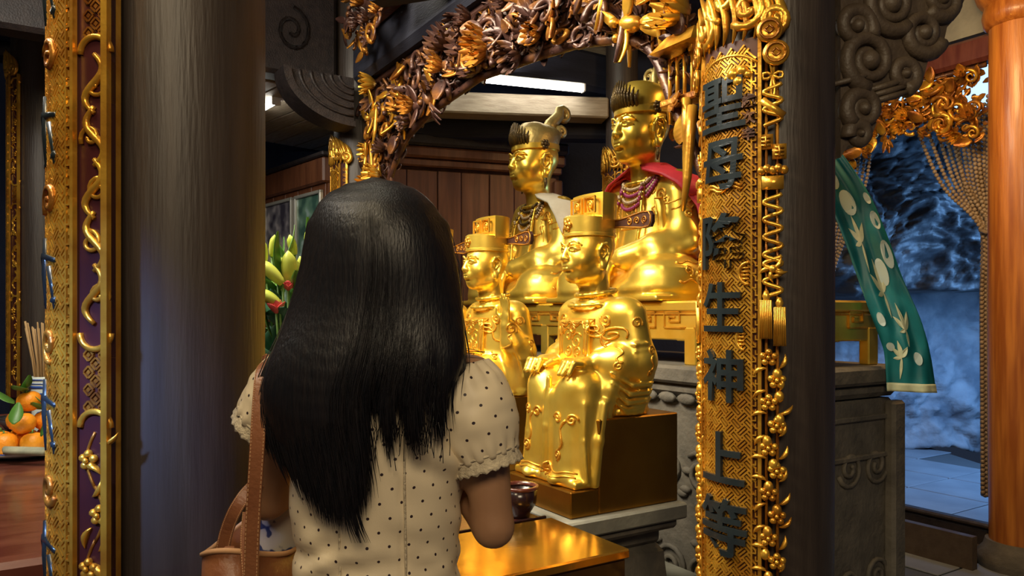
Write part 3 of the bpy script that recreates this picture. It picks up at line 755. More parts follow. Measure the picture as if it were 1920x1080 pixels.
def official_body(variant, h):
    s = Sculpt((-.29, -.25, .07), (.29, .26, .75), h)
    t = Placed(s, (0, -.048, 0), 1)
    s.ell((0, .037, .36), (.145, .115, .15), 0)
    t.ell((0, .075, .50), (.135, .098, .15), .05)
    t.cap((-.105, .08, .60), (.105, .08, .60), .055, .055, .05)
    t.ell((0, .09, .315), (.165, .125, .075), .04)
    t.cap((0, .065, .63), (0, .055, .73), .052, .046, .02)
    n = 20
    t.path([(.066*math.cos(2*PI*i/n), .065+.062*math.sin(2*PI*i/n), .672+.010*math.sin(2*PI*i/n)) for i in range(n+1)], .0075, .006)
    t.path([(.095*math.cos(2*PI*i/n), .07+.085*math.sin(2*PI*i/n), .640+.012*math.sin(2*PI*i/n)) for i in range(n+1)], .007, .008)
    for x in (-1, 1):
        s.cap((x*.08, .04, .37), (x*.085, -.105, .37), .072, .066, .03)
        s.cap((x*.082, -.115, .365), (x*.088, -.125, .13), .064, .072, .03)
        s.ell((x*.09, -.13, .105), (.075, .075, .035), .02)
        s.ell((x*.07, -.185, .098), (.034, .036, .020), .008)
        for (o, a) in ((.058, .0), (.030, .02), (.004, .02), (-.030, .03), (-.055, .01)):      # robe pleats over the shins
            s.path([(x*(.085+o), -.178+abs(o)*.6+a*.3, .33), (x*(.088+o*1.1), -.190+abs(o)*.7, .22), (x*(.09+o*1.3), -.196+abs(o)*.8, .10)], [.006, .0085, .010], .006)
        s.path([(x*.165, -.08, .33), (x*.163, -.10, .22), (x*.165, -.12, .09)], [.012, .014, .016], .014)
    s.box((0, -.090, .22), (.305, .12, .27), .03, .03); s.box((0, -.125, .24), (.17, .10, .26), .04, .04)
    s.box((0, -.11, .092), (.335, .17, .025), .008, .01)
    s.cap((0, -.208, .34), (0, -.212, .12), .012, .014, .02, True)
    s.path([(-.006, -.165, .40), (-.004, -.178, .25), (-.004, -.185, .10)], [.010, .012, .014], .008)
    for xx in (-.125, -.05, .028, .105):
        s.path([(xx*.9, -.205, .34), (xx, -.214, .22), (xx*1.1, -.222, .11)], [.006, .011, .014], .014, True)
    # belt of the robe, chest badge ground
    t.path([(.142*math.cos(a), .085+.115*math.sin(a), .415+.006*math.sin(3*a)) for a in np.linspace(0, 2*PI, 25)], .011, .012)
    t.box((0, -.022, .515), (.15, .014, .14), .005, .006, rx=-.03)
    for x in (-1, 1):
        sh = (x*.142, .085, .595); el = (x*.168, .095, .455)
        t.cap(sh, el, .056, .055, .03)
        up = (variant == 1 and x == 1)
        if up:
            t.path([el, (x*.185, .045, .49), (x*.195, .015, .56)], [.052, .046, .028], .02)
            t.cap((x*.165, .09, .44), (x*.155, .10, .34), .055, .05, .03)
            for q in range(4): t.path([(x*.225, .01+.02*q, .50-.012*q), (x*.226, .05+.012*q, .43), (x*.208, .08, .37+.012*q)], [.004, .007, .005], .008)
            hand_up(s, (x*.198, -.043, .595))
        else:
            hx = x*.098
            s.path([(el[0], el[1]-.048, el[2]), (x*.155, -.01, .455), (x*.116, -.06, .458)], [.054, .048, .034], .02)
            # wide sleeve falling straight to the seat, with curved folds
            t.cap((x*.156, .105, .46), (x*.122, .112, .35), .056, .055, .03)
            t.cap((x*.146, .03, .44), (x*.118, .05, .35), .048, .045, .03)
            s.path([(x*.142, -.035, .44), (x*.148, -.05, .37), (x*.146, -.058, .27), (x*.146, -.066, .19)], [.030, .026, .014, .009], .018)
            for q in range(4): t.path([(x*(.176-.002*q), -.02+.010*q, .425-.032*q), (x*(.199-.010*q), .05, .385-.028*q), (x*(.203-.011*q), .115, .385-.026*q), (x*(.172-.006*q), .165, .415-.026*q)], [.003, .0075, .007, .003], .006)
            s.path([(x*.122, -.055, .484), (x*.146, -.052, .474), (x*.156, -.045, .440), (x*.142, -.05, .410)], .008, .008)
            hand_flat(s, (hx, -.110, .448), x, (-.12*x, -1, -.10))
        for q in range(3): t.path([(x*.15, .035, .475+.018*q), (x*.205, .055, .468+.02*q), (x*.222, .10, .475+.02*q)], [.002, .0055, .002], .008)
    t.ell((0, .085, .30), (.170, .128, .028), .015)
    t.path([(.168*math.cos(a), .085+.125*math.sin(a), .297) for a in np.linspace(0, 2*PI, 29)], .008, .008)
    s.cut_below(.08)
    return s
def hat_parts(par, hs, wing=True, z0=.714, y0=-.018):
    n = 40; e = par
    def ring(rx, ry, z, cy=.012): return [(hs*rx*math.cos(2*PI*k/n), y0+hs*(cy+ry*math.sin(2*PI*k/n)), z0+hs*z) for k in range(n)]
    b = MB(); b.loft([ring(.083, .101, .156), ring(.0865, .1045, .158), ring(.0865, .1045, .168), ring(.084, .102, .170), ring(.086, .103, .20), ring(.087, .104, .226), ring(.080, .097, .232), ring(.03, .04, .240)], cap=True)
    b.build('hat_band', 'gold', e, auto=40)
    # raised rear crown, flat in front
    def halfring(z, sc):
        out = []
        for k in range(29):
            a = -.03*PI+1.06*PI*k/28; out.append((hs*.088*sc*math.cos(a), y0+hs*(.012+.105*sc*math.sin(a)), z0+hs*z))
        yf = out[0][1]; x1 = out[0][0]
        for t in np.linspace(0, 1, 7)[1:-1]: out.append((-x1+2*x1*t, yf-hs*.016*math.sin(PI*t), z0+hs*z))
        return out
    b = MB(); b.loft([halfring(.215, 1.0), halfring(.312, 1.035), halfring(.316, 1.02), halfring(.312, .98)], cap=True); b.build('hat_crown', 'gold', e, auto=35)
    yf = y0+hs*(.012-.010-.022)
    for x in (-1, 1):
        cx = x*hs*.040
        b = MB(); w, hh, t = hs*.062, hs*.058, hs*.006; zc = z0+hs*.272
        b.box((cx, yf, zc+hh/2), (w, .006, t)); b.box((cx, yf, zc-hh/2), (w, .006, t)); b.box((cx-w/2, yf, zc), (t, .006, hh)); b.box((cx+w/2, yf, zc), (t, .006, hh))
        b.build('hat_panel_frame', 'gilt_bright', e)
        b = MB(); b.tube([(p[0], yf+.002, p[2]) for p in spiral((cx, 0, zc), hs*.003, hs*.02, 1.5, 1, 18)], hs*.0032, 5); b.ell((cx, yf+.002, zc), (hs*.008, .004, hs*.01), 8, 5); b.build('hat_motif', 'gilt_bright', e, True)
    b = MB(); yb = y0+hs*(.012-.1045)
    for k in range(5): 
        a = k*2*PI/5; b.ell((hs*.013*math.cos(a), yb, z0+hs*(.198+.015*math.sin(a))), (hs*.011, hs*.006, hs*.011), 8, 5)
    b.ell((0, yb-.002, z0+hs*.198), (hs*.008, hs*.007, hs*.008), 8, 5); b.build('hat_brooch', 'gilt_bright', e, True)
    if wing:
        for x in (-1, 1):
            pl = [(0, -.011), (.05, -.014), (.15, -.026), (.182, -.024), (.190, -.010), (.190, .012), (.180, .025), (.15, .027), (.05, .013), (0, .011)]
            b = MB().prism([(x*p[0], p[1]) for p in pl], -.006, .006); b.v = [(x*hs*.086*.55+p[0], y0+hs*.085+p[2], z0+hs*.205+p[1]) for p in b.v]
            wg = b.build('hat_wing', 'gilt_dark', e)
            b = MB()
            for q in range(3): b.tube([(x*(hs*.05+.085+.035*q)+p[0], y0+hs*.085-.007, z0+hs*.205+p[2]) for p in spiral((0, 0, 0), .003, .013, 1.4, q, 16)], .0028, 4)
            b2 = [(x*hs*.0473+x*p[0]*.97, y0+hs*.085-.007, z0+hs*.205+p[1]*.92) for p in pl]; b.tube(b2+[b2[0]], .003, 4)
            b.build('wing_scroll', 'gilt_wood', wg, True)
OFF_ORN = [
    [rect2(-.07, -.07, .07, .07), rect2(-.058, -.058, .058, .058), sp2(-.02, .0, .03, 1.4, 0), sp2(.025, .02, .025, 1.3, 2, -1), sp2(.02, -.028, .022, 1.3, 4), sp2(-.028, -.034, .02, 1.3, 1, -1)],
]
def official(loc, variant, label):
    e = empty('seated_statue', loc, RZ); tag(e, label, 'statue', 'smaller gold statues in tall hats')
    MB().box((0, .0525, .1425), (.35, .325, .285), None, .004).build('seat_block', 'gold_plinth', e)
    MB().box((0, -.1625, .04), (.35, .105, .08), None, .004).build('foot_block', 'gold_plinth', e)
    h = .0046 if variant == 0 else .0056
    s = official_body(variant, h); s.build('robed_body', 'gold', e, sm=1); bv = s.bvh()
    hd = bpy.data.objects.new('head', head_me); COL.objects.link(hd); hd.parent = e; hs = .875
    hd.location = (0, -.018, .714); hd.scale = (hs, hs, hs); hat_parts(e, hs)
    relief(bv, OFF_ORN[0], (0, -.4, .515), (0, 1, 0), .0034, 'chest_badge', 'gilt_bright', e)
    relief(bv, [sp2(.08*x, .0, .028, 1.5, x, x) for x in (-1, 1)]+[sp2(.11*x, .035, .022, 1.4, 2*x, -x) for x in (-1, 1)]+[wav(.05*x, .02, .12*x, -.05, .008, 1.5) for x in (-1, 1)]+[sp2(0, .0, .02, 1.3), wav(-.06, .015, .06, .015, .008, 2)], (0, -.4, .605), (0, 1, -.15), .0042, 'collar_clouds', 'gilt_bright', e)
    relief(bv, [sp2(.0, .0, .026, 1.6), sp2(.04, .02, .018, 1.4, 2, -1), wav(.0, -.02, .02, -.09, .008, 1.5), sp2(.02, -.10, .014, 1.4), sp2(-.05, .03, .02, 1.4, 1)], (.45, -.055, .57), (-1, .1, -.1), .0042, 'shoulder_clouds', 'gilt_bright', e)
    relief(bv, [sp2(.0, .0, .016, 1.5), wav(0, -.015, .005, -.06, .006, 1), sp2(.005, -.07, .011, 1.4)], (.45, .06, .49), (-1, 0, 0), .0036, 'sleeve_clouds', 'gilt_bright', e)
    for x, z in ((.095, .27), (-.075, .28)):
        relief(bv, [sp2(-.028, .012, .018, 1.5, 0), sp2(.024, .015, .018, 1.5, PI, -1), wav(-.01, .01, .012, -.085, .010, 1.), sp2(.014, -.095, .017, 1.6, 1)], (x, -.45, z), (0, 1, 0), .0048, 'knee_ribbon', 'gilt_bright', e)
    relief(bv, [sp2(.0, .0, .022, 1.7, .5)], (.015, -.45, .125), (0, 1, 0), .0055, 'hem_scroll', 'gilt_bright', e)
    relief(bv, [wav(-.15, 0, .15, 0, .004, 3, 30), wav(-.15, .012, .15, .012, .004, 3, 30)], (0, -.45, .112), (0, 1, 0), .003, 'hem_border', 'gilt_bright', e)
    return e
S1 = LC+R_*.175+S*.215+Vector((0, 0, LZ))
official(S1, 0, 'nearest gold seated statue in a tall hat, hand resting on its knee')
official(S1+R_*.667, 1, 'middle gold seated statue in a tall hat with one hand raised')
official(S1+R_*1.16, 1, 'gold statue in a tall hat mostly hidden behind the woman\'s hair')

# ---- the two large seated ladies
def lady_body(h):
    s = Sculpt((-.52, -.40, -.01), (.52, .30, .72), h)
    s.ell((0, .02, .075), (.40, .24, .10), 0)
    for x in (-1, 1):
        s.ell((x*.265, -.085, .105), (.155, .185, .105), .05)
        s.ell((x*.21, -.12, .055), (.20, .17, .06), .04)
        for q in range(4): s.path([(x*(.17+.03*q), -.265+.01*q, .05+.03*q), (x*(.30+.02*q), -.262+.02*q, .045+.032*q), (x*(.395+.008*q), -.12, .05+.03*q)], [.003, .007, .003], .012)
    s.ell((0, .05, .22), (.20, .15, .16), .06)
    s.ell((0, .05, .40), (.175, .125, .20), .06)
    s.cap((-.15, .06, .535), (.15, .06, .535), .066, .066, .06)
    s.cap((0, .04, .56), (0, .0, .70), .070, .060, .03)
    n = 24
    for rx, z, r in ((.085, .605, .009), (.12, .578, .009)):
        s.path([(rx*math.cos(2*PI*i/n), .055+rx*.9*math.sin(2*PI*i/n), z+.018*math.sin(2*PI*i/n)) for i in range(n+1)], r, .008)
    for x in (-1, 1):
        sh = (x*.19, .06, .53); el = (x*.262, .02, .285)
        s.cap(sh, el, .074, .082, .04)
        s.path([el, (x*.20, -.10, .235), (x*.085, -.185, .20)], [.080, .070, .052], .03)
        s.ell((x*.225, -.03, .22), (.09, .13, .075), .04)
        s.path([(x*.30, .03, .30), (x*.335, -.01, .25), (x*.30, -.08, .215), (x*.20, -.16, .175)], [.016, .022, .022, .014], .02)
        for q in range(4): s.path([(x*(.215+.03*q), -.075+.02*q, .305-.01*q), (x*(.20+.02*q), -.125+.01*q, .275-.018*q), (x*(.12+.02*q), -.19, .235-.012*q)], [.003, .008, .003], .012)
        for q in range(3): s.path([(x*(.14+.04*q), -.055+.02*q, .50), (x*(.165+.04*q), -.06+.025*q, .40), (x*(.18+.04*q), -.06+.03*q, .32)], [.003, .007, .003], .012)
        # robe opening edges
        s.path([(x*.06, -.035, .565), (x*.085, -.078, .46), (x*.095, -.098, .34), (x*.085, -.11, .26)], [.008, .009, .009, .008], .008)
    # hands folded in the lap
    s.ell((0, -.215, .205), (.075, .05, .032), .02)
    for o in (-.03, -.01, .01, .03): s.path([(o-.02, -.235, .222), (o+.015, -.258, .205), (o+.02, -.25, .185)], .012, .004)
    # hanging cloth in front
    for x, w in ((-.05, .02), (0, .026), (.05, .02)): s.path([(x, -.235, .165), (x*1.15, -.275, .10), (x*1.4, -.285, .02)], [w*.8, w*1.1, w*1.3], .018)
    s.cap((.09, -.28, .14), (.11, -.30, .03), .012, .02, .02, True); s.cap((-.09, -.28, .14), (-.11, -.30, .03), .012, .02, .02, True)
    s.box((0, -.03, .012), (.80, .5, .03), .012, .02)
    s.cut_below(.002)
    return s
LADY = lady_body(.0066); lady_o = LADY.build('robed_body', 'gold', None, sm=1); lady_me = lady_o.data; bpy.data.objects.remove(lady_o); LBV = LADY.bvh()
def lady(loc, label, hs=1.38, flip=1):
    e = empty('seated_statue', loc, RZ); tag(e, label, 'statue', 'large gold seated ladies')
    bd = bpy.data.objects.new('robed_body', lady_me); COL.objects.link(bd); bd.parent = e
    md = bd.modifiers.new('soft', 'SMOOTH'); md.iterations = 1
    hd = bpy.data.objects.new('head', head_me); COL.objects.link(hd); hd.parent = e
    z0, y0 = .672, -.012
    hd.location = (0, y0, z0); hd.scale = (hs*.98, hs, hs)
    md = hd.modifiers.new('soft', 'SMOOTH'); md.iterations = 1
    relief(LBV, [rect2(-.065, -.075, .065, .075), sp2(0, .01, .045, 1.7), sp2(.03, -.045, .022, 1.4, 1), sp2(-.03, -.045, .022, 1.4, 2, -1), wav(-.06, .10, .06, .10, .012, 2)], (0, -.5, .42), (0, 1, 0), .0050, 'chest_badge', 'gilt_bright', e)
    for x in (-1, 1):
        relief(LBV, [sp2(0, 0, .034, 1.6, 0, x), sp2(.05*x, .03, .022, 1.4, 2), sp2(-.045*x, -.03, .022, 1.3, 4), wav(.02*x, -.05, .05*x, -.12, .01, 1.5)], (x*.15, -.5, .49), (0, 1, 0), .0050, 'robe_clouds', 'gilt_bright', e)
        relief(LBV, [sp2(0, 0, .032, 1.6, 0, x), sp2(.07, .01, .026, 1.4, 2), sp2(-.07, .0, .026, 1.3, 4), wav(-.12, -.035, .12, -.035, .008, 3, 26), wav(-.12, .045, .12, .045, .006, 3, 26)], (x*.9, -.16, .12), (-x, .25, 0), .0055, 'knee_dragon', 'gilt_bright', e)
        relief(LBV, [wav(-.05, .03, .05, .03, .008, 2), wav(-.05, 0, .05, .0, .008, 2), sp2(0, -.035, .02, 1.4)], (x*.7, .0, .42), (-x, 0, 0), .0050, 'sleeve_border', 'gilt_bright', e)
    # crown
    n = 40
    def ring(rx, ry, z, cy=.012, tilt=0.): return [(hs*rx*math.cos(2*PI*k/n), y0+hs*(cy+ry*math.sin(2*PI*k/n)), z0+hs*(z+tilt*math.sin(2*PI*k/n))) for k in range(n)]
    b = MB(); b.loft([ring(.082, .100, .150, tilt=.006), ring(.0865, .1045, .152, tilt=.006), ring(.0865, .1045, .172, tilt=.006), ring(.083, .100, .174, tilt=.006)], cap=True); b.build('crown_band', 'gold', e, auto=40)
    b = MB(); b.loft([ring(.081, .098, .168), ring(.083, .102, .20, .018, .006), ring(.078, .098, .232, .026, .0), ring(.060, .082, .252, .032, -.008), ring(.03, .04, .262, .036, -.01)], cap=True); b.build('crown_cap', 'dull_gold' if flip < 0 else 'gold', e, True, auto=60)
    # fan of dark filigree in front
    b = MB()
    for k in range(13):
        a = (k-6)/6; x = hs*.060*a; yb = y0+hs*(.012-.102*math.sqrt(1-(a*.68)**2))
        hgt = hs*(.092-.042*abs(a)**1.5)
        b.tube([(x*.9, yb, z0+hs*.165), (x, yb-.012, z0+hs*.165+hgt*.5), (x*1.1, yb-.004, z0+hs*.165+hgt)], [.009, .010, .003], 6)
        b.ell((x*1.0, yb-.016, z0+hs*.165+hgt*.55), (.008, .006, .012), 7, 5)
    b.build('crown_filigree', 'dark_metal', e, True)
    for x in (-1, 1):
        b = MB()
        for k in range(6): a = k*PI/3; b.ell((x*hs*.088, y0+hs*.0+.018*math.cos(a), z0+hs*.165+.018*math.sin(a)), (.010, .011, .011), 7, 5)
        b.ell((x*(hs*.088+.006), y0, z0+hs*.165), (.01, .012, .012), 8, 5); b.build('crown_rosette', 'dark_metal', e, True)
        MB().tube([(x*hs*.085, y0+hs*.006, z0+hs*.03), (x*hs*.085, y0+hs*.004, z0+hs*.012), (x*hs*.085, y0, z0-hs*.012)], [.004, .009, .004], 6).build('earring', 'dark_metal', e, True)
    return e, hs, z0, y0
def local(a, t, z): return PC+R_*(.05+a)+S*(.05+t)+Vector((0, 0, z))
BT = 1.456
# right-hand lady
e, hs, z0, y0 = lady(local(.92, .25, BT), 'large gold seated lady in a red cape, right of the tube lamp', 1.38)
yb = y0+hs*.075
for sx in (-1, 1):
    for (cx, cz, r, a0) in ((.050, .255, .040, 0), (.085, .205, .032, 1.), (.092, .14, .026, 2.), (.035, .305, .030, .5), (.088, .085, .020, 1.5)):
        MB().tube([(sx*hs*cx+sx*p[0], yb, z0+hs*cz+p[2]) for p in spiral((0, 0, 0), .006, hs*r, 1.5, a0, 22)], .011, 6).build('crown_back_scroll', 'dull_gold', e, True)
MB().tube([(0, yb, z0+hs*.20), (0, yb-.01, z0+hs*.30), (0, yb-.005, z0+hs*.35)], [.03, .022, .003], 7).build('crown_finial', 'dull_gold', e, True)
def cape(e, m, rows, name, th=.008):
    rings = []
    for (z, rx, ryb, cy, a0, a1) in rows:
        rings.append([(rx*math.sin(a)*(1+.025*math.sin(9*a+z*30)), cy+ryb*math.cos(a)*(1+.03*math.sin(11*a+z*22)), z) for a in np.linspace(a0, a1, 44)])
    b = MB().loft(rings, close=False); o = b.build(name, m, e, True); solidify(o, th, 0); return o
cape(e, 'red_cloth', [(.60, .13, .10, .05, -2.5, 2.5), (.582, .21, .15, .055, -2.35, 2.35), (.545, .285, .17, .06, -2.0, 2.05), (.42, .345, .19, .06, -1.72, 1.80), (.28, .385, .21, .06, -1.62, 1.74), (.17, .41, .225, .06, -1.55, 1.66)], 'red_cape')
cape(e, 'red_cloth', [(.645, .105, .085, .045, -2.9, 2.9), (.615, .15, .12, .05, -2.7, 2.7), (.575, .245, .17, .06, -2.25, 2.3), (.530, .300, .195, .06, -2.0, 2.1), (.47, .335, .205, .06, -1.9, 1.95)], 'red_collar_cape', .010)
for k in range(4):
    b = MB(); z1 = .56-.035*k
    for i in range(34):
        a = -1.15+2.3*i/33; x = (.115+.006*k)*math.sin(a); z = .615-(.615-z1+.04)*math.cos(a*1.1)**1.0*.9; h_ = LBV.ray_cast(Vector((x, -.6, z)), Vector((0, 1, 0)))
        if h_[0]: b.ell(h_[0]+Vector((0, -.008, 0)), (.009, .009, .009), 6, 5)
    if b.v: b.build('necklace', 'magenta_bead' if k % 2 else 'necklace', e, True)
# left-hand lady
e, hs, z0, y0 = lady(local(1.83, .25, BT), 'large gold seated lady with pale shoulder cloth under the tube lamp', 1.40, -1)
b = MB(); b.tube([(0, y0+hs*.05, z0+hs*.20), (0, y0+hs*.085, z0+hs*.27), (0, y0+hs*.13, z0+hs*.315)]+[(0, y0+hs*.15+p[0], z0+hs*.318+p[2]) for p in spiral((0, 0, 0), .042, .008, 1.4, 2.2, 18, 'xz', -1)], [.045, .040, .034]+[.026-.001*i for i in range(18)], 8)
b.build('crown_tail_scroll', 'dull_gold', e, True)
b = MB(); b.tube([(.03, y0+hs*.07, z0+hs*.18), (.03, y0+hs*.11, z0+hs*.235)]+[(.03, y0+hs*.125+p[0], z0+hs*.24+p[2]) for p in spiral((0, 0, 0), .03, .006, 1.3, 2.2, 14, 'xz', -1)], [.03, .026]+[.018]*14, 7); b.build('crown_small_scroll', 'dull_gold', e, True)
cape(e, 'white_cloth', [(.63, .10, .085, .05, .2, 2.75), (.60, .18, .13, .055, .15, 2.55), (.56, .275, .17, .06, .1, 2.3), (.48, .325, .185, .06, .1, 2.2), (.40, .35, .19, .06, .2, 2.1), (.34, .362, .195, .06, .3, 1.95)], 'shoulder_cloth', .010)
for k in range(4):
    b = MB(); z1 = .56-.04*k
    for i in range(34):
        a = -1.15+2.3*i/33; x = (.10+.008*k)*math.sin(a); z = .615-(.615-z1+.04)*math.cos(a*1.1)*.9; h_ = LBV.ray_cast(Vector((x, -.6, z)), Vector((0, 1, 0)))
        if h_[0]: b.ell(h_[0]+Vector((0, -.008, 0)), (.008, .008, .008), 6, 5)
    if b.v: b.build('necklace', 'necklace' if k % 2 else 'dark_metal', e, True)

# ============================================================ COUPLET BOARDS ON THE COLUMNS
class Wrap:
    """flat drawing (u across, v up, h out) bent round a column; -Y is the front"""
    def __init__(s, R): s.R = R
    def __call__(s, u, v, h=0.):
        a = u/s.R; r = s.R+h
        return (r*math.sin(a), -r*math.cos(a), v)
def wbox(b, W_, u, v, du, dv, h0, h1, ang=0.):
    c, s_ = math.cos(ang), math.sin(ang); out = []
    for h in (h0, h1):
        for (x, y) in ((-du/2, -dv/2), (du/2, -dv/2), (du/2, dv/2), (-du/2, dv/2)):
            out.append(W_(u+c*x-s_*y, v+s_*x+c*y, h))
    return b.add(out, [(3, 2, 1, 0), (4, 5, 6, 7), (0, 1, 5, 4), (1, 2, 6, 5), (2, 3, 7, 6), (3, 0, 4, 7)])
def wplate(b, W_, u0, u1, v0, v1, h0, h1, n=10, nv=1):
    rings = []
    for j in range(nv+1):
        v = v0+(v1-v0)*j/nv
        rings.append([W_(u0+(u1-u0)*i/n, v, h1) for i in range(n+1)]+[W_(u1-(u1-u0)*i/n, v, h0) for i in range(n+1)])
    return b.loft(rings, cap=True)
def wtube(b, W_, pts, r, h=0., n=6): return b.tube([W_(p[0], p[1], h) for p in pts], r, n)
def lattice(W_, u0, u1, v0, v1, cell=.0205, h0=0., h1=.004, keep=None):
    """diagonal basket-weave fretwork"""
    b = MB(); q = cell/math.sqrt(2); n = int((v1-v0)/q)+2; m = int((u1-u0)/q)+2
    for j in range(-1, n+1):
        for i in range(-1, m+1):
            if (i+j) % 2: continue
            cu, cv = u0+i*q, v0+j*q
            ang = PI/4 if ((i-j)//2+ (i+j)//2*0) % 2 == 0 else -PI/4
            ang = PI/4 if (j % 2 == 0) else -PI/4
            for k in (-1, 0, 1):
                o = k*cell*.33; L = cell*(1.30 if k else .95)
                uu, vv = cu-math.sin(ang)*o, cv+math.cos(ang)*o
                if not (u0+.003 < uu < u1-.003 and v0+.003 < vv < v1-.003): continue
                if keep and not keep(uu, vv): continue
                wbox(b, W_, uu, vv, L, cell*.185, h0, h1, ang)
    return b
def diaper(W_, u0, u1, v0, v1, cell=.026):
    b = MB(); n = int((v1-v0)/cell)+1; m = int((u1-u0)/cell)+1
    for j in range(n*2+1):
        for i in range(m+1):
            cu = u0+(i+.5*(j % 2))*cell; cv = v0+j*cell*.5
            if not (u0+.004 < cu < u1-.004 and v0+.006 < cv < v1-.006): continue
            s_ = cell*.36
            for (sx, sy) in ((1, 1), (1, -1)):
                for sg in (-1, 1):
                    wbox(b, W_, cu+sg*sx*s_*.5, cv+sg*sy*s_*.5, s_*1.25, .0030, 0, .004, -sx*sy*PI/4)
            wbox(b, W_, cu, cv, .006, .006, 0, .0035, PI/4)
    return b
def text_mesh(ch, size, depth, bold):
    cu = bpy.data.curves.new('glyph', 'FONT'); cu.body = ch; cu.size = size; cu.extrude = depth; cu.offset = bold; cu.align_x = 'CENTER'; cu.align_y = 'CENTER'
    cu.resolution_u = 4
    o = bpy.data.objects.new('glyph', cu); COL.objects.link(o)
    dg = bpy.context.evaluated_depsgraph_get(); me = bpy.data.meshes.new_from_object(o.evaluated_get(dg))
    bpy.data.objects.remove(o); bpy.data.curves.remove(cu)
    bm = bmesh.new(); bm.from_mesh(me); bpy.data.meshes.remove(me); bmesh.ops.remove_doubles(bm, verts=bm.verts, dist=1e-5)
    bmesh.ops.triangulate(bm, faces=bm.faces)
    for _ in range(3):
        lg = [ed for ed in bm.edges if ed.calc_length() > size*.12]
        if not lg: break
        bmesh.ops.subdivide_edges(bm, edges=lg, cuts=1); bmesh.ops.triangulate(bm, faces=bm.faces)
    bm.verts.index_update(); v = [p.co.copy() for p in bm.verts]; f = [tuple(q.index for q in p.verts) for p in bm.faces]; bm.free()
    if v:
        x0 = min(p.x for p in v); x1 = max(p.x for p in v); y0 = min(p.y for p in v); y1 = max(p.y for p in v)
        for p in v: p.x -= (x0+x1)/2; p.y -= (y0+y1)/2
    return v, f
def flower(b, W_, u, v, r, h=.006, pet=5):
    for k in range(pet):
        a = 2*PI*k/pet+.3; c = W_(u+r*.62*math.cos(a), v+r*.62*math.sin(a), h); b.ell(c, (r*.42, r*.42, r*.40), 8, 5)
    b.ell(W_(u, v, h+.006), (r*.28,)*3, 7, 5)
def leafw(b, W_, u, v, L, w, ang, h=.004):
    pts = []; rr = []
    for t in np.linspace(0, 1, 7):
        a = ang+.7*t; pts.append((u+L*t*math.cos(a), v+L*t*math.sin(a))); rr.append(max(.001, w*math.sin(PI*(t*.93+.05))))
    b.tube([W_(p[0], p[1], h) for p in pts], rr, 7, flat=.6)
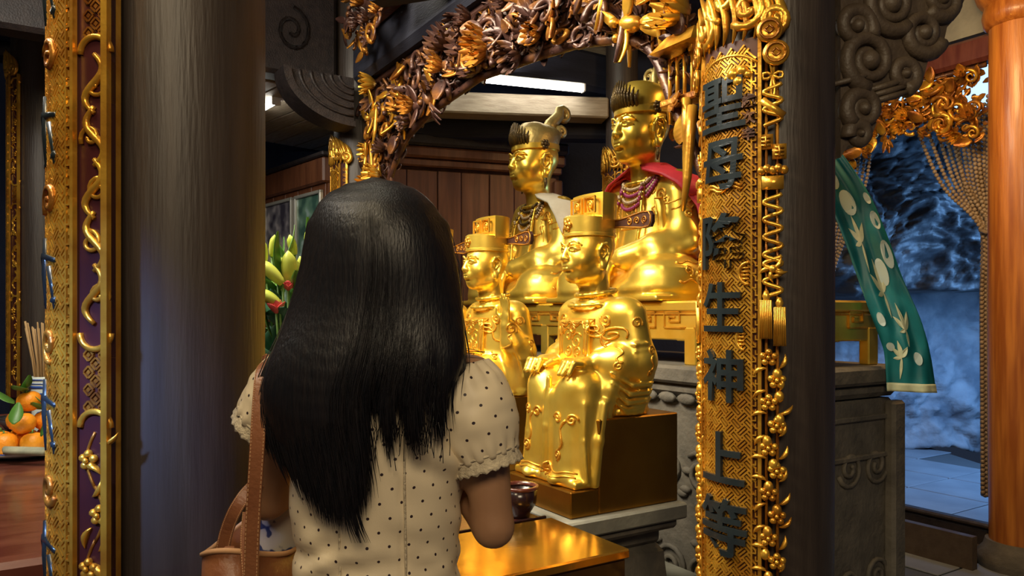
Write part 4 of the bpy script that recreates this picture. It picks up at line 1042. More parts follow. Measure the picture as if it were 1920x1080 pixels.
def couplet_board(colp, Rb, ph, sh, z0, z1, label, style, chars=None, small=None, cols=None, detail=1.):
    """ph: half width of the text panel, sh: half width with the side strips (metres of arc)"""
    e = empty('couplet_board', (colp.x, colp.y, 0), RZ); tag(e, label, 'carved board')
    W_ = Wrap(Rb)
    b = MB(); wplate(b, W_, -ph-.004, ph+.004, z0, z1, -.016, 0., 14, 6); b.build('panel', 'board_ground', e, auto=40)
    arch_h = .045
    def arch(u): return z1-.03-arch_h*(1-math.sqrt(max(0, 1-(u/ph)**2)))
    lattice(W_, -ph+.012, ph-.012, z0+.01, z1-.02, .021 if detail >= 1 else .034, 0, .0045).build('fretwork', 'gilt_bright', e)
    tag(bpy.data.objects[[o for o in e.children if o.name.startswith('fretwork')][0].name], kind='stuff')
    # arched head border and side borders with key pattern
    b = MB(); wtube(b, W_, [(u, arch(u)) for u in np.linspace(-ph+.006, ph-.006, 21)], .004, .003); b.build('arch_border', 'gilt_bright', e, True)
    for sx in (-1, 1):
        b = MB(); wplate(b, W_, sx*ph-.0035, sx*ph+.0035, z0, z1, -.01, .008, 2, 8); b.build('border_rail', 'gilt_bright', e, auto=40)
        b = MB(); wplate(b, W_, sx*(ph-.017)-.0018, sx*(ph-.017)+.0018, z0, z1-.05, 0, .006, 2, 8); b.build('inner_rail', 'gilt_bright', e, auto=40)
        if detail >= 1:
            b = MB(); n = int((z1-z0-.06)/.016)
            for k in range(n):
                v = z0+.01+.016*k; wbox(b, W_, sx*(ph-.0085)-sx*.003*(1 if k % 2 else -1), v, .0075, .0028, 0, .006); wbox(b, W_, sx*(ph-.0085), v+.004, .0026, .010, 0, .006)
            b.build('key_border', 'gilt_bright', e); tag([o for o in e.children if o.name.startswith('key_border')][-1], kind='stuff')
    # crest on top: leaves, coins and curls
    for k, (u, v, r, a) in enumerate(((-.06, .05, .04, 1.), (0, .10, .05, 2.), (.06, .06, .04, 0.), (-.11, .02, .03, 2.), (.11, .03, .03, 1.))):
        b = MB(); wtube(b, W_, [(u+p[0], z1+v+p[1]) for p in spiral((0, 0, 0), .006, r, 1.4, a, 20, 'xy', 1 if k % 2 else -1)], [.011]*20, .006); b.build('crest_scroll', 'gilt_bright', e, True)
    for k in range(11):
        u = -.12+.024*k; b = MB(); leafw(b, W_, u, z1-.005, .10+.09*math.sin(PI*(k+.5)/11), .014, PI/2-.35+.10*(5-k)*.3, .004); b.build('crest_leaf', 'gilt_bright', e, True)
    if style == 'text':
        for sx in (-1, 1):
            for k, v in enumerate((z1+.005, z1-.045)):
                b = MB(); c = (sx*(ph+.02+.012*k), v); 
                b.lathe([(.0, -.004), (.026, -.004), (.028, 0), (.026, .005), (0, .006)], 18); P0 = Vector(W_(c[0], c[1], .012)); nrm = Vector(W_(c[0], c[1], 1))-Vector(W_(c[0], c[1], 0))
                q = nrm.to_track_quat('Z', 'Y').to_matrix(); b.v = [tuple(q @ Vector(p)+P0) for p in b.v]; o = b.build('coin', 'gilt_bright', e, True)
                b = MB()
                b.tube([tuple(q @ Vector((.020*math.cos(a), .020*math.sin(a), .006))+P0) for a in np.linspace(0, 2*PI, 15)], .003, 4)
                for s4 in range(4): a = s4*PI/2; b.tube([tuple(q @ Vector((.009*math.cos(a), .009*math.sin(a), .006))+P0), tuple(q @ Vector((.009*math.cos(a+PI/2), .009*math.sin(a+PI/2), .006))+P0)], .0022, 4)
                b.build('coin_ring', 'gilt_wood', o, True)
        # openwork side strips
        for sx in (-1, 1):
            c = sx*(ph+sh)/2; wdt = sh-ph
            for r_ in (ph+.012, sh-.016):
                b = MB(); wtube(b, W_, [(sx*r_, z0), (sx*r_, (z0+z1)/2), (sx*r_, z1-.05)], .0042, -.008, 5); b.build('strip_rail', 'gilt_wood', e, True)
            def put(nm, fn, m='gilt_bright'):
                b = MB(); fn(b); b.build(nm, m, e, True)
            yy = lambda y: 1.4+(590-y)*.001157
            def knot(b):
                for k in range(4):
                    a0 = k*PI/2; wtube(b, W_, [(c+.024*t_*math.cos(a0+w_)*1.05*(.8 if k % 2 == 0 else 1), yy(145)+.044*t_*math.sin(a0+w_)) for t_, w_ in ((0, 0), (.55, .28), (.95, .14), (1, 0), (.95, -.14), (.55, -.28), (0, 0))], .0032, .004)
            put('knot', knot)
            for y in (200, 405, 470, 520):
                def rib(b, y=y):
                    for sgn in (-1, 1): wtube(b, W_, [(c+sgn*wdt*.36*math.sin(2.4*PI*t), yy(y)+.045*sgn*t) for t in np.linspace(0, 1, 16)], .0048, .004)
                put('ribbon_curl', rib)
            def scrollroll(b): b.tube([W_(c-wdt*.42, yy(190), .004), W_(c+wdt*.42, yy(222), .004)], .009, 8)
            put('book_roll', scrollroll)
            for y, o_ in ((268, -.013), (287, .013)):
                def seal(b, y=y, o_=o_):
                    wbox(b, W_, c+o_, yy(y), .028, .032, -.004, .006)
                    for t in (-.008, 0, .008): wbox(b, W_, c+o_, yy(y)+t, .018, .0035, .006, .010)
                    wbox(b, W_, c+o_, yy(y), .0035, .022, .006, .010)
                put('seal_plaque', seal)
            def bowl(b): 
                wbox(b, W_, c, yy(345), wdt*.8, .028, -.004, .012)
                for k in range(5): b.ell(W_(c-.022+.011*k, yy(322)+.004*(k % 2), .006), (.010,)*3, 7, 5)
            put('fruit_basin', bowl)
            def bow(b):
                for a in (.3, PI-.3, -.9, PI+.9): leafw(b, W_, c, yy(505), .03, .009, a, .006)
                b.ell(W_(c, yy(505), .008), (.009,)*3, 7, 5)
            put('bow', bow)
            for y, o_ in ((545, -.013), (558, .013)):
                def tassel(b, y=y, o_=o_):
                    wtube(b, W_, [(c+o_, yy(y)), (c+o_, yy(y+10)), (c+o_, yy(y+16)), (c+o_, yy(y+40)), (c+o_, yy(y+88))], [.004, .009, .007, .010, .012], .004, 10)
                    for q in range(7): wtube(b, W_, [(c+o_+.0032*(q-3), yy(y+18)), (c+o_+.0036*(q-3), yy(y+90))], .0022, .013, 4)
                put('tassel', tassel)
            y = 670; k = 0
            random.seed(5)
            while yy(y) > z0+.02:
                def fl(b, y=y): flower(b, W_, c+.008*(1 if k % 2 else -1), yy(y), .019, .006, 5)
                put('blossom', fl)
                for q in range(2):
                    def lf(b, y=y, q=q): leafw(b, W_, c+(-.012 if q else .012), yy(y+20), .034, .009, PI/2+(1.2 if q else -1.2)+random.uniform(-.5, .5), .004)
                    put('leaf', lf)
                def bud(b, y=y): b.ell(W_(c+random.uniform(-.015, .015), yy(y+30), .006), (.011, .010, .013), 8, 6)
                put('bud', bud)
                y += 42; k += 1
        # small lion mask near the head of the panel
        b = MB(); 
        for (u, v, r) in ((.028, 0, .016), (.048, .004, .014), (.04, -.018, .014), (.012, -.006, .010), (.060, -.006, .010)): b.ell(W_(u, z1-.075+v, .004), (r, r, r*.9), 9, 6)
        b.build('lion_mask', 'gilt_bright', e, True)
        for (y, u) in ((330, -.035), (345, .01)):
            b = MB(); wtube(b, W_, [(-.05+.012*k, 1.4+(590-348)*.001157+.006*math.sin(k*1.3)+(.008 if y == 330 else 0)) for k in range(9)], .0035, .006); b.build('cloud_line', 'gilt_bright', e, True)
        for (y, u) in ((512, .062), (636, .052)):
            b = MB(); zc = 1.4+(590-y)*.001157
            wtube(b, W_, [(u+.022*math.cos(a)*(1 if y == 512 else .8), zc+.024*math.sin(a)) for a in np.linspace(.5*PI, 1.5*PI, 12)], .0038, .006)
            for t in (-.012, -.004, .004, .012): wtube(b, W_, [(u-.016, zc+t), (u, zc+t)], .0025, .006, 4)
            b.build('round_emblem', 'gilt_bright', e, True)
        for ch, y, sz in chars:
            v, f = text_mesh(ch, sz, .005, .0022)
            if not v: continue
            vv = [W_(p.x*1.0-.004, p.y*1.02+1.4+(590-y)*.001157, .0075+p.z) for p in v]
            raw('character', vv, f, 'ink', e, False)
        for ch, y, sz in small or []:
            v, f = text_mesh(ch, sz, .004, .001)
            if v: raw('small_character', [W_(p.x+.062, p.y+1.4+(590-y)*.001157, .008+p.z) for p in v], f, 'gilt_dark', e, False)
    else:
        # side strips: framed lacquer panels with vines, diaper between
        for sx in (-1, 1):
            u0, u1 = sorted((sx*(ph+.004), sx*sh)); c = (u0+u1)/2; w = u1-u0
            b = MB(); wplate(b, W_, u0, u1, z0, z1, -.016, -.004, 5, 6); b.build('side_ground', 'lacquer_ground', e, auto=40)
            b = MB(); wplate(b, W_, u1-.010 if sx > 0 else u0, u1 if sx > 0 else u0+.010, z0, z1, -.03, .008, 2, 8); b.build('outer_rail', 'gilt_bright', e, auto=40)
            segs = style
            Wl = Wrap(Rb-.004)
            for (kind, v0, v1) in segs:
                if kind == 'diaper':
                    o = diaper(Wl, u0+.006, u1-.008, v0, v1, .028).build('diaper_panel', 'gilt_wood', e); tag(o, kind='stuff')
                else:
                    for end, sg in ((v0, 1), (v1, -1)):
                        b = MB(); wtube(b, Wl, [(c+.46*w*math.cos(a), end+sg*w*.42*(1-math.sin(a))) for a in np.linspace(0, PI, 13)], .0055, .002); b.build('frame_arc', 'gilt_bright', e, True)
                    n = max(2, int((v1-v0-.06)/.085)); random.seed(int(v0*100)+3)
                    for k in range(n):
                        v = v0+.045+(v1-v0-.08)*(k+.5)/n; sd = 1 if k % 2 else -1
                        if kind == 'ribbon':
                            b = MB(); wtube(b, Wl, [(c+sd*w*.30*math.sin(2*PI*t)*(1-.25*t), v-.046+.095*t) for t in np.linspace(0, 1, 16)], [.0038+.0030*math.sin(PI*t) for t in np.linspace(0, 1, 16)], .003); b.build('ribbon_curl', 'gilt_bright', e, True)
                            b = MB(); wtube(b, Wl, [(c-sd*w*.12+p[0], v+p[1]) for p in spiral((0, 0, 0), .004, .020, 1.1, k, 16, 'xy', sd)], .0038, .003); b.build('ribbon_loop', 'gilt_bright', e, True)
                        else:
                            b = MB(); flower(b, Wl, c+sd*.010, v, .017, .004); b.build('blossom', 'gilt_bright', e, True)
                            for q in range(2): 
                                b = MB(); leafw(b, Wl, c-sd*.008+random.uniform(-.008, .008), v+.028-.05*q, .036, .008, random.uniform(0, 6.2), .003); b.build('leaf', 'gilt_bright', e, True)
                            b = MB(); wtube(b, Wl, [(c+sd*.016*math.sin(PI*t), v-.045+.09*t) for t in np.linspace(0, 1, 8)], .0026, .001); b.build('twig', 'gilt_wood', e, True)
        # raised lettering seen edge-on and clouds on the panel
        random.seed(9)
        if cols:
            for k in range(int((z1-z0)/.24)):
                v = z1-.16-.24*k; b = MB()
                wtube(b, W_, [(-.05, v-.02), (-.01, v+.03), (.055, v+.02)], [.006, .009, .005], .003); wtube(b, W_, [(.0, v+.06), (-.005, v), (.005, v-.06)], [.006, .008, .004], .003); wtube(b, W_, [(-.055, v-.05), (.055, v-.045)], .007, .003); wtube(b, W_, [(.03, v+.01), (.05, v-.06)], [.007, .003], .003)
                b.build('raised_character', 'ink', e, True)
                b = MB(); wtube(b, W_, [(.03+p[0], v-.12+p[1]) for p in spiral((0, 0, 0), .004, .03, 1.3, k, 18, 'xy')], .006, .005); b.build('cloud_scroll', 'gilt_wood', e, True)
    return e
CH = [('聖', 182, .128), ('母', 300, .120), ('降', 447, .128), ('生', 575, .118), ('神', 708, .120), ('上', 866, .125), ('等', 1000, .132)]
couplet_board(C_R, .159, .084, .136, .60, 2.005, 'gilded carved board with seven black characters on the right column', 'text', CH, [('歲', 187, .03), ('次', 219, .03), ('辛', 250, .03)])
ly = lambda y: 1.4+(590-y)*.00093
BL = couplet_board(C_L, .208, .105, .171, .72, 2.35, 'gilded carved board with vine side panels on the broad left column', [('diaper', ly(118), 2.34), ('ribbon', ly(650), ly(110)), ('diaper', ly(765), ly(645)), ('vine', .73, ly(757))], cols=True)
couplet_board(C_3, .140, .070, .118, .9, 2.20, 'gilded carved board on the column behind the woman\'s head', [('diaper', 1.9, 2.19), ('vine', 1.0, 1.9)], detail=.5)
couplet_board(C_4, .118, .060, .105, 1.0, 2.30, 'gilded carved board on the slim column between the large statues', [('vine', 2.0, 2.29), ('diaper', 1.1, 2.0)], detail=.5)
couplet_board(C_F, .168, .080, .150, .95, 2.70, 'gilded carved board on the far left column behind the incense', [('vine', 2.1, 2.68), ('diaper', 2.0, 2.1), ('ribbon', 1.5, 2.0), ('vine', 1.0, 1.5)], detail=.5)
BL.rotation_euler[2] = RZ+math.radians(6)

# ---- dark cloud-scroll bracket right of the right column
q80 = math.radians(12)
e = empty('cloud_bracket', C_R+Vector((.985, .2, 0))*.16+Vector((0, 0, 0)), q80); tag(e, 'dark wooden cloud-scroll bracket right of the character column', 'bracket')
def bp(px, py):         # picture spot -> bracket plane
    k = (px-960)/1400; ox, oy = e.location.x, e.location.y
    p = (k*oy-ox)/(math.cos(q80)-k*math.sin(q80)); Y = oy+p*math.sin(q80)
    return p, CZ+(HOR-py)*Y/FPX
out = [(1500, -60), (1560, 300), (1575, 278), (1596, 278), (1618, 262), (1628, 236), (1616, 214), (1640, 196), (1672, 186), (1700, 172), (1716, 148), (1724, 118), (1750, 96), (1758, 60), (1775, 40), (1790, 10), (1800, -60)]
pl = [bp(*p) for p in out]; pl[0] = (.0, pl[0][1]); pl[1] = (.0, pl[1][1])
b = MB().prism(pl, -.03, .03); b.v = [(x, -z, y) for x, y, z in b.v]; b.build('plate', 'bracket_wood', e)
for (px, py, r, a, sg) in ((1652, 18, 50, 2, 1), (1745, 8, 36, 1, -1), (1712, 72, 40, 2.5, 1), (1612, 122, 50, 1.2, 1), (1676, 148, 27, 2., -1), (1600, 212, 34, .6, 1), (1588, 60, 34, 3, -1), (1592, 258, 20, 0, 1)):
    c = bp(px, py); R1 = r*.00135
    b = MB(); b.tube([(c[0]+p[0], -.032, c[1]+p[2]) for p in spiral((0, 0, 0), R1*.30, R1, 1.55, a, 34, 'xz', sg)], [.010+.010*(i/33) for i in range(34)], 8); o = b.build('volute', 'bracket_wood', e, True)
    MB().ell((c[0], -.035, c[1]), (R1*.36, .022, R1*.36), 14, 8).build('volute_eye', 'bracket_wood', o, True)
for k, (px, py) in enumerate(((1640, 172), (1645, 182), (1650, 192), (1580, 160))):
    p0 = bp(px-40, py+8); p1 = bp(px+6, py-4); p2 = bp(px+44, py-16)
    MB().tube([(p0[0], -.034, p0[1]), (p1[0], -.040, p1[1]), (p2[0], -.034, p2[1])], [.006, .009, .004], 6).build('cloud_line', 'bracket_wood', e, True)

# ============================================================ GILDED ARCH BETWEEN THE COLUMNS
def make_piece(fn):
    b = MB(); fn(b); me = bpy.data.meshes.new('piece'); me.from_pydata([tuple(p) for p in b.v], [], b.f); me.update(); me.polygons.foreach_set('use_smooth', [True]*len(me.polygons)); return me
def leaf_piece(b): b.petal(.085, .052, .35, .5, 6, th=.010)
def leaf2_piece(b):
    for k in range(3): b.petal(.085-.01*abs(k-1), .024, .4, .5, 5, Matrix.Rotation((k-1)*.5, 4, 'Z'), .008)
def mum_piece(b):
    for k in range(12): b.petal(.06, .019, .6, .6, 4, Matrix.Rotation(2*PI*k/12, 4, 'Z') @ Matrix.Rotation(.35, 4, 'X'), .006)
    for k in range(8): b.petal(.04, .016, .5, .6, 4, Matrix.Rotation(2*PI*k/8+.2, 4, 'Z') @ Matrix.Rotation(.9, 4, 'X'), .006)
    b.ell((0, 0, .012), (.014,)*3, 8, 6)
def curl_piece(b): b.tube([(p[0], p[1], .02*i/20) for i, p in enumerate(spiral((0, 0, 0), .006, .042, 1.4, 0, 20, 'xy'))], [.005+.006*i/20 for i in range(20)], 6)
def rod_piece(b): b.tube([(0, .0, 0), (.004, -.06, .004), (0, -.13, 0), (-.003, -.19, .002)], [.010, .009, .008, .004], 6)
def bird_piece(b):
    b.ell((0, 0, 0), (.022, .04, .022), 9, 6); b.ell((0, .05, .012), (.014, .016, .014), 8, 6)
    for sx in (-1, 1): b.petal(.09, .035, .3, .3, 5, Matrix.Translation((sx*.012, .01, .008)) @ Matrix.Rotation(-sx*1.9, 4, 'Z'), .008)
    for k in range(3): b.petal(.09, .02, -.3, .3, 5, Matrix.Translation((0, -.03, 0)) @ Matrix.Rotation(PI+(k-1)*.35, 4, 'Z'), .006)
PIECES = [('leaf', make_piece(leaf_piece)), ('leaf_spray', make_piece(leaf2_piece)), ('chrysanthemum', make_piece(mum_piece)), ('curl', make_piece(curl_piece)), ('hanging_rod', make_piece(rod_piece)), ('bird', make_piece(bird_piece))]
def inst_m(i, parent, M, m):
    nm, me = PIECES[i]
    key = (i, m)
    if key not in PM:
        c = me.copy(); c.materials.append(MAT[m]); PM[key] = c
    return inst(nm, PM[key], parent, M)
PM = {}
e = empty('gilded_arch', (C_R.x, C_R.y, 0), RZ); tag(e, 'openwork carved wooden arch of gilded leaves and flowers above the statues', 'carved arch'); ARCH = e
low = [(.17, 1.74), (.22, 1.77), (.27, 1.88), (.33, 1.99), (.39, 2.13), (.47, 2.19), (.56, 2.225), (.75, 2.27), (1.0, 2.30), (1.4, 2.335), (1.85, 2.30), (2.1, 2.24), (2.26, 2.12), (2.34, 2.03), (2.56, 2.02)]
def zlow(k): return float(np.interp(k, [p[0] for p in low], [p[1] for p in low]))
ZT = 2.585
b = MB(); b.tube([(-k, 0, zlow(k)) for k in np.linspace(.17, 2.56, 60)], .017, 8); b.build('lower_rim', 'gilt_dark', e, True)
MB().box((-1.365, 0, ZT+.005), (2.39, .06, .03), None, .006).build('upper_rail', 'gilt_dark', e)
random.seed(21)
for k in range(14):         # twining stems that carry the carving
    k0 = .2+2.2*random.random(); pts = []
    for t in np.linspace(0, 1, 12):
        kk = min(2.55, k0+.45*t); pts.append((-kk, random.uniform(-.012, .012), zlow(kk)+(ZT-zlow(kk))*(.5+.46*math.sin(6*t+k))))
    MB().tube(pts, .009, 5).build('stem', 'gilt_dark', e, True)
cnt = 0; tries = 0
while cnt < 285 and tries < 4000:
    tries += 1; k = random.uniform(.18, 2.54); zl = zlow(k)
    if random.random() > min(1, (ZT-zl)/.45+.25): continue
    z = random.uniform(zl+.02, ZT-.01)
    edge = k < .55 or k > 2.05
    r = random.random()
    i = (0 if r < .36 else 1 if r < .54 else 2 if r < .68 else 3 if r < .93 else 5)
    if edge and random.random() < .30: i = 4; z = max(z, zl+.17)
    sc = random.uniform(.8, 1.3)*(1.3 if i == 2 else 1)*(1.2 if i == 4 and edge else 1)
    M = Matrix.Translation((-k, random.uniform(-.055, .0), z)) @ Matrix.Rotation(PI/2+random.uniform(-.3, .3), 4, 'X')
    if i == 4: M = M @ Matrix.Rotation(random.uniform(-.15, .15), 4, 'Z')
    else: M = M @ Matrix.Rotation(random.uniform(0, 2*PI), 4, 'Z') @ Matrix.Rotation(random.uniform(-.4, .4), 4, 'Y')
    M = M @ Matrix.Scale(sc, 4)
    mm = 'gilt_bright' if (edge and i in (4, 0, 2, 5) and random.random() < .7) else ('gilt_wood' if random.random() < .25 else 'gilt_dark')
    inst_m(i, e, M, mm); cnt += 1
# fine carving too small and dense to pick apart
fb = MB(); random.seed(77)
for _ in range(2200):
    k = random.uniform(.18, 2.54); zl = zlow(k)
    if random.random() > min(1, (ZT-zl)/.4+.2): continue
    z = random.uniform(zl+.01, ZT-.005); L_ = random.uniform(.03, .06)
    M = Matrix.Translation((-k, random.uniform(-.015, .045), z)) @ Matrix.Rotation(PI/2+random.uniform(-.6, .6), 4, 'X') @ Matrix.Rotation(random.uniform(0, 6.28), 4, 'Z') @ Matrix.Rotation(random.uniform(-.6, .6), 4, 'Y')
    fb.petal(L_, L_*random.uniform(.3, .6), .5, .5, 3, M, .006)
tag(fb.build('fine_foliage', 'gilt_dark', e, True), kind='stuff')
# small carved pavilion at the column end
pv = empty('pavilion', (-.262, -.02, 1.965), 0, e); pv.scale = (.55, .8, .95)
def pvb(nm, c, d, m='gilt_wood'): MB().box(c, d, None, .003).build(nm, m, pv)
MB().box((0, 0, .0), (.24, .07, .02), None, .004).build('pavilion_floor', 'gilt_wood', pv)
for k in range(5): MB().tube([(-.10+.05*k, 0, 0), (-.10+.05*k, 0, .13)], .008, 7).build('pavilion_post', 'gilt_bright', pv, True)
for k in range(4):
    MB().tube([(-.075+.05*k+.025*math.cos(a), 0, .105+.022*math.sin(a)) for a in np.linspace(0, PI, 9)], .006, 5).build('pavilion_arch', 'gilt_bright', pv, True)
b = MB(); b.loft([[(-.14, -.07, .14), (.14, -.07, .14), (.14, .05, .14), (-.14, .05, .14)], [(-.09, -.02, .19), (.09, -.02, .19), (.09, .01, .19), (-.09, .01, .19)]], cap=True); b.build('pavilion_roof', 'gilt_bright', pv)
# carved cluster hanging above, left of the arch
e = empty('carved_cluster', at(712, -5, 3.45), RZ); e.scale = (1.5, 1.2, 1.35); tag(e, 'gilded carved cluster hanging from the dark beams at top centre-left', 'carving')
random.seed(33)
MB().box((0, .02, .12), (.30, .05, .36), None, .01).build('backing', 'gilt_dark', e)
for k in range(70):
    a = random.uniform(0, 2*PI); r = .2*math.sqrt(random.random()); i = random.choice((0, 0, 1, 2, 3, 3, 5))
    M = Matrix.Translation((r*math.cos(a)*1.05, -.02-random.uniform(0, .05), .02+r*math.sin(a))) @ Matrix.Rotation(PI/2+random.uniform(-.5, .5), 4, 'X') @ Matrix.Rotation(random.uniform(0, 6.28), 4, 'Z') @ Matrix.Scale(random.uniform(.5, .85), 4)
    inst_m(i, e, M, 'gilt_wood' if random.random() < .5 else 'gilt_dark')
MB().tube([(0, .02, .25), (0, .02, .62)], .02, 8).build('hanger', 'beam_wood', e, True)
# gilded frieze in the doorway
e = empty('door_frieze', DO, RZ); tag(e, 'gilded openwork frieze under the red lintel of the right doorway', 'carved frieze')
random.seed(44); cnt = 0
MB().tube([(-.04, -.01, 2.84), (-1.9, -.01, 2.84)], .015, 6).build('upper_rail', 'gilt_dark', e, True)
for k in range(230):
    x = -random.uniform(.10, 1.75); d_ = .40+.10*math.sin(x*5+1); z = 2.84-random.uniform(0, d_)
    i = random.choice((0, 0, 0, 1, 2, 3, 3)); M = Matrix.Translation((x, random.uniform(-.05, .02), z)) @ Matrix.Rotation(PI/2+random.uniform(-.5, .5), 4, 'X') @ Matrix.Rotation(random.uniform(0, 6.28), 4, 'Z') @ Matrix.Scale(random.uniform(.9, 1.5), 4)
    inst_m(i, e, M, 'gilt_bright' if random.random() < .45 else 'gilt_wood')

fb = MB(); random.seed(78)
for _ in range(700):
    x = -random.uniform(.06, 1.8); z = 2.85-random.uniform(0, .36+.10*math.sin(x*5+1)); L_ = random.uniform(.04, .08)
    M = Matrix.Translation((x, random.uniform(.0, .03), z)) @ Matrix.Rotation(PI/2+random.uniform(-.5, .5), 4, 'X') @ Matrix.Rotation(random.uniform(0, 6.28), 4, 'Z')
    fb.petal(L_, L_*random.uniform(.3, .6), .4, .5, 3, M, .006)
tag(fb.build('fine_foliage', 'gilt_wood', e, True), kind='stuff')

# ============================================================ THE WOMAN
GP = Vector((-.2005, 1.15, 0))
e = empty('person', GP); tag(e, 'woman with long black hair in a cream dotted blouse, seen from behind, hands joined', 'person'); PERSON = e
s = Sculpt((-.27, -.14, -.0), (.27, .36, 1.62), .0066)
s.ell((0, 0, .86), (.155, .105, .11), 0)
s.ell((-.006, 0, 1.03), (.108, .078, .16), .05); s.ell((0, 0, 1.20), (.132, .084, .14), .05)
s.cap((-.125, -.005, 1.295), (.125, -.005, 1.295), .044, .044, .05)
s.cap((0, 0, 1.30), (0, .012, 1.42), .050, .044, .03)
head_sculpt(base=Placed(s, (.0, .012, 1.352), -1))
for x in (-1, 1):
    sh = (x*.150, -.005, 1.285); el = (.172, -.015, 1.078) if x > 0 else (-.195, .06, 1.10)
    s.cap(sh, el, .041, .030, .03)
    wr = (x*.030, .235, 1.19); s.cap(el, wr, .030, .022, .012)
    s.cap(wr, (x*.014, .265, 1.235), .022, .018, .015, fl=(.8, 1, 1))
    for o, L in ((-.024, .07), (-.008, .082), (.008, .078), (.022, .062)):
        s.path([(x*.011, .27+o, 1.245), (x*.010, .276+o, 1.245+L*.55), (x*.008, .279+o, 1.245+L)], [.009, .008, .007], .003)
    s.path([(x*.013, .245, 1.225), (x*.014, .226, 1.245), (x*.012, .220, 1.272)], [.010, .009, .007], .004)
    s.cap((x*.078, 0, .84), (x*.080, .012, .48), .074, .052, .03)
    s.cap((x*.080, .012, .48), (x*.082, -.012, .09), .054, .034, .03)
    s.cap((x*.082, -.02, .045), (x*.088, .13, .03), .034, .026, .02, fl=(1, 1, .8))
s.cut_below(.014)
body = s.build('body', 'skin', e, sm=1)

def cloth(name, rings, us, vs, m, parent, thick=.003):
    n = len(rings[0]); b = MB().loft(rings, close=True); o = b.build(name, m, parent, True)
    uvl = o.data.uv_layers.new(name='UVMap')
    for p in o.data.polygons:
        ks = [o.data.loops[li].vertex_index % n for li in p.loop_indices]; wrap_ = max(ks)-min(ks) > 1
        for li in p.loop_indices:
            vi = o.data.loops[li].vertex_index; i, k = divmod(vi, n)
            kk = n if (wrap_ and k == 0) else k
            uvl.data[li].uv = (us*kk/n, vs[i])
    solidify(o, thick, 0); return o
rows = [(1.352, .062, .058, 0, .004), (1.342, .088, .070, 0, .0), (1.325, .125, .080, 0, 0), (1.30, .147, .090, 0, -.002), (1.27, .146, .096, 0, -.003), (1.23, .141, .100, 0, -.004), (1.19, .136, .101, -.002, -.004),
        (1.15, .131, .100, -.005, -.003), (1.11, .127, .097, -.007, -.002), (1.07, .124, .094, -.008, 0), (1.04, .123, .092, -.008, 0), (1.01, .124, .093, -.008, 0), (.98, .128, .096, -.008, 0), (.94, .139, .105, -.006, 0), (.88, .160, .118, 0, 0), (.80, .185, .135, 0, 0), (.70, .20, .15, 0, 0), (.60, .215, .165, 0, 0), (.50, .23, .18, 0, 0)]
zz = np.linspace(rows[0][0], rows[-1][0], 110); ra = np.array(rows)[::-1]
rings = []; n = 128
for z in zz:
    rx, ry, cx, cy = [float(np.interp(z, ra[:, 0], ra[:, i])) for i in (1, 2, 3, 4)]
    ring = []
    for k in range(n):
        a = 2*PI*k/n; x = cx+rx*math.cos(a); y = cy+ry*math.sin(a)
        d = 0.
        if z > .9:
            wv = math.exp(-((z-1.03)/.055)**2)
            d += .0048*wv*math.sin(135*z+4.5*math.sin(a*2+1)+16*x)*(.35+.65*math.exp(-((x+.05)/.06)**2))+.0035*wv*noise.noise((x*30, z*60, 2.))
            d += .0050*noise.noise((x*20+z*9, a*1.2, z*15))*(.5+math.exp(-((z-1.05)/.1)**2))
            d += .0065*math.exp(-((z-1.19)/.035)**2)*math.sin(95*(z+x*.8))*math.exp(-((x-.10)/.05)**2)
            if math.sin(a) < 0:
                for sx in (-.047, .046): d -= .0035*math.exp(-((x-sx)/.0035)**2)
        else: d += .010*(min(1, (.95-z)/.25))*math.sin(a*11+z*2)
        ring.append((x+d*math.cos(a), y+d*math.sin(a), z))
    rings.append(ring)
cloth('blouse', rings, .80, [z for z in zz], 'dotted_cotton', e)
def seam_y(x, z):
    rx, ry, cx, cy = [float(np.interp(z, ra[:, 0], ra[:, i])) for i in (1, 2, 3, 4)]
    return cy-ry*math.sqrt(max(.02, 1-((x-cx)/rx)**2))
MB().tube([(-.044, seam_y(-.047, z)-.0012, z) for z in np.linspace(1.26, .92, 26)], .0016, 5).build('back_seam', 'lace', e, True)
MB().tube([(.049, seam_y(.046, z)-.0012, z) for z in np.linspace(1.26, .92, 26)], .0016, 5).build('back_seam', 'lace', e, True)
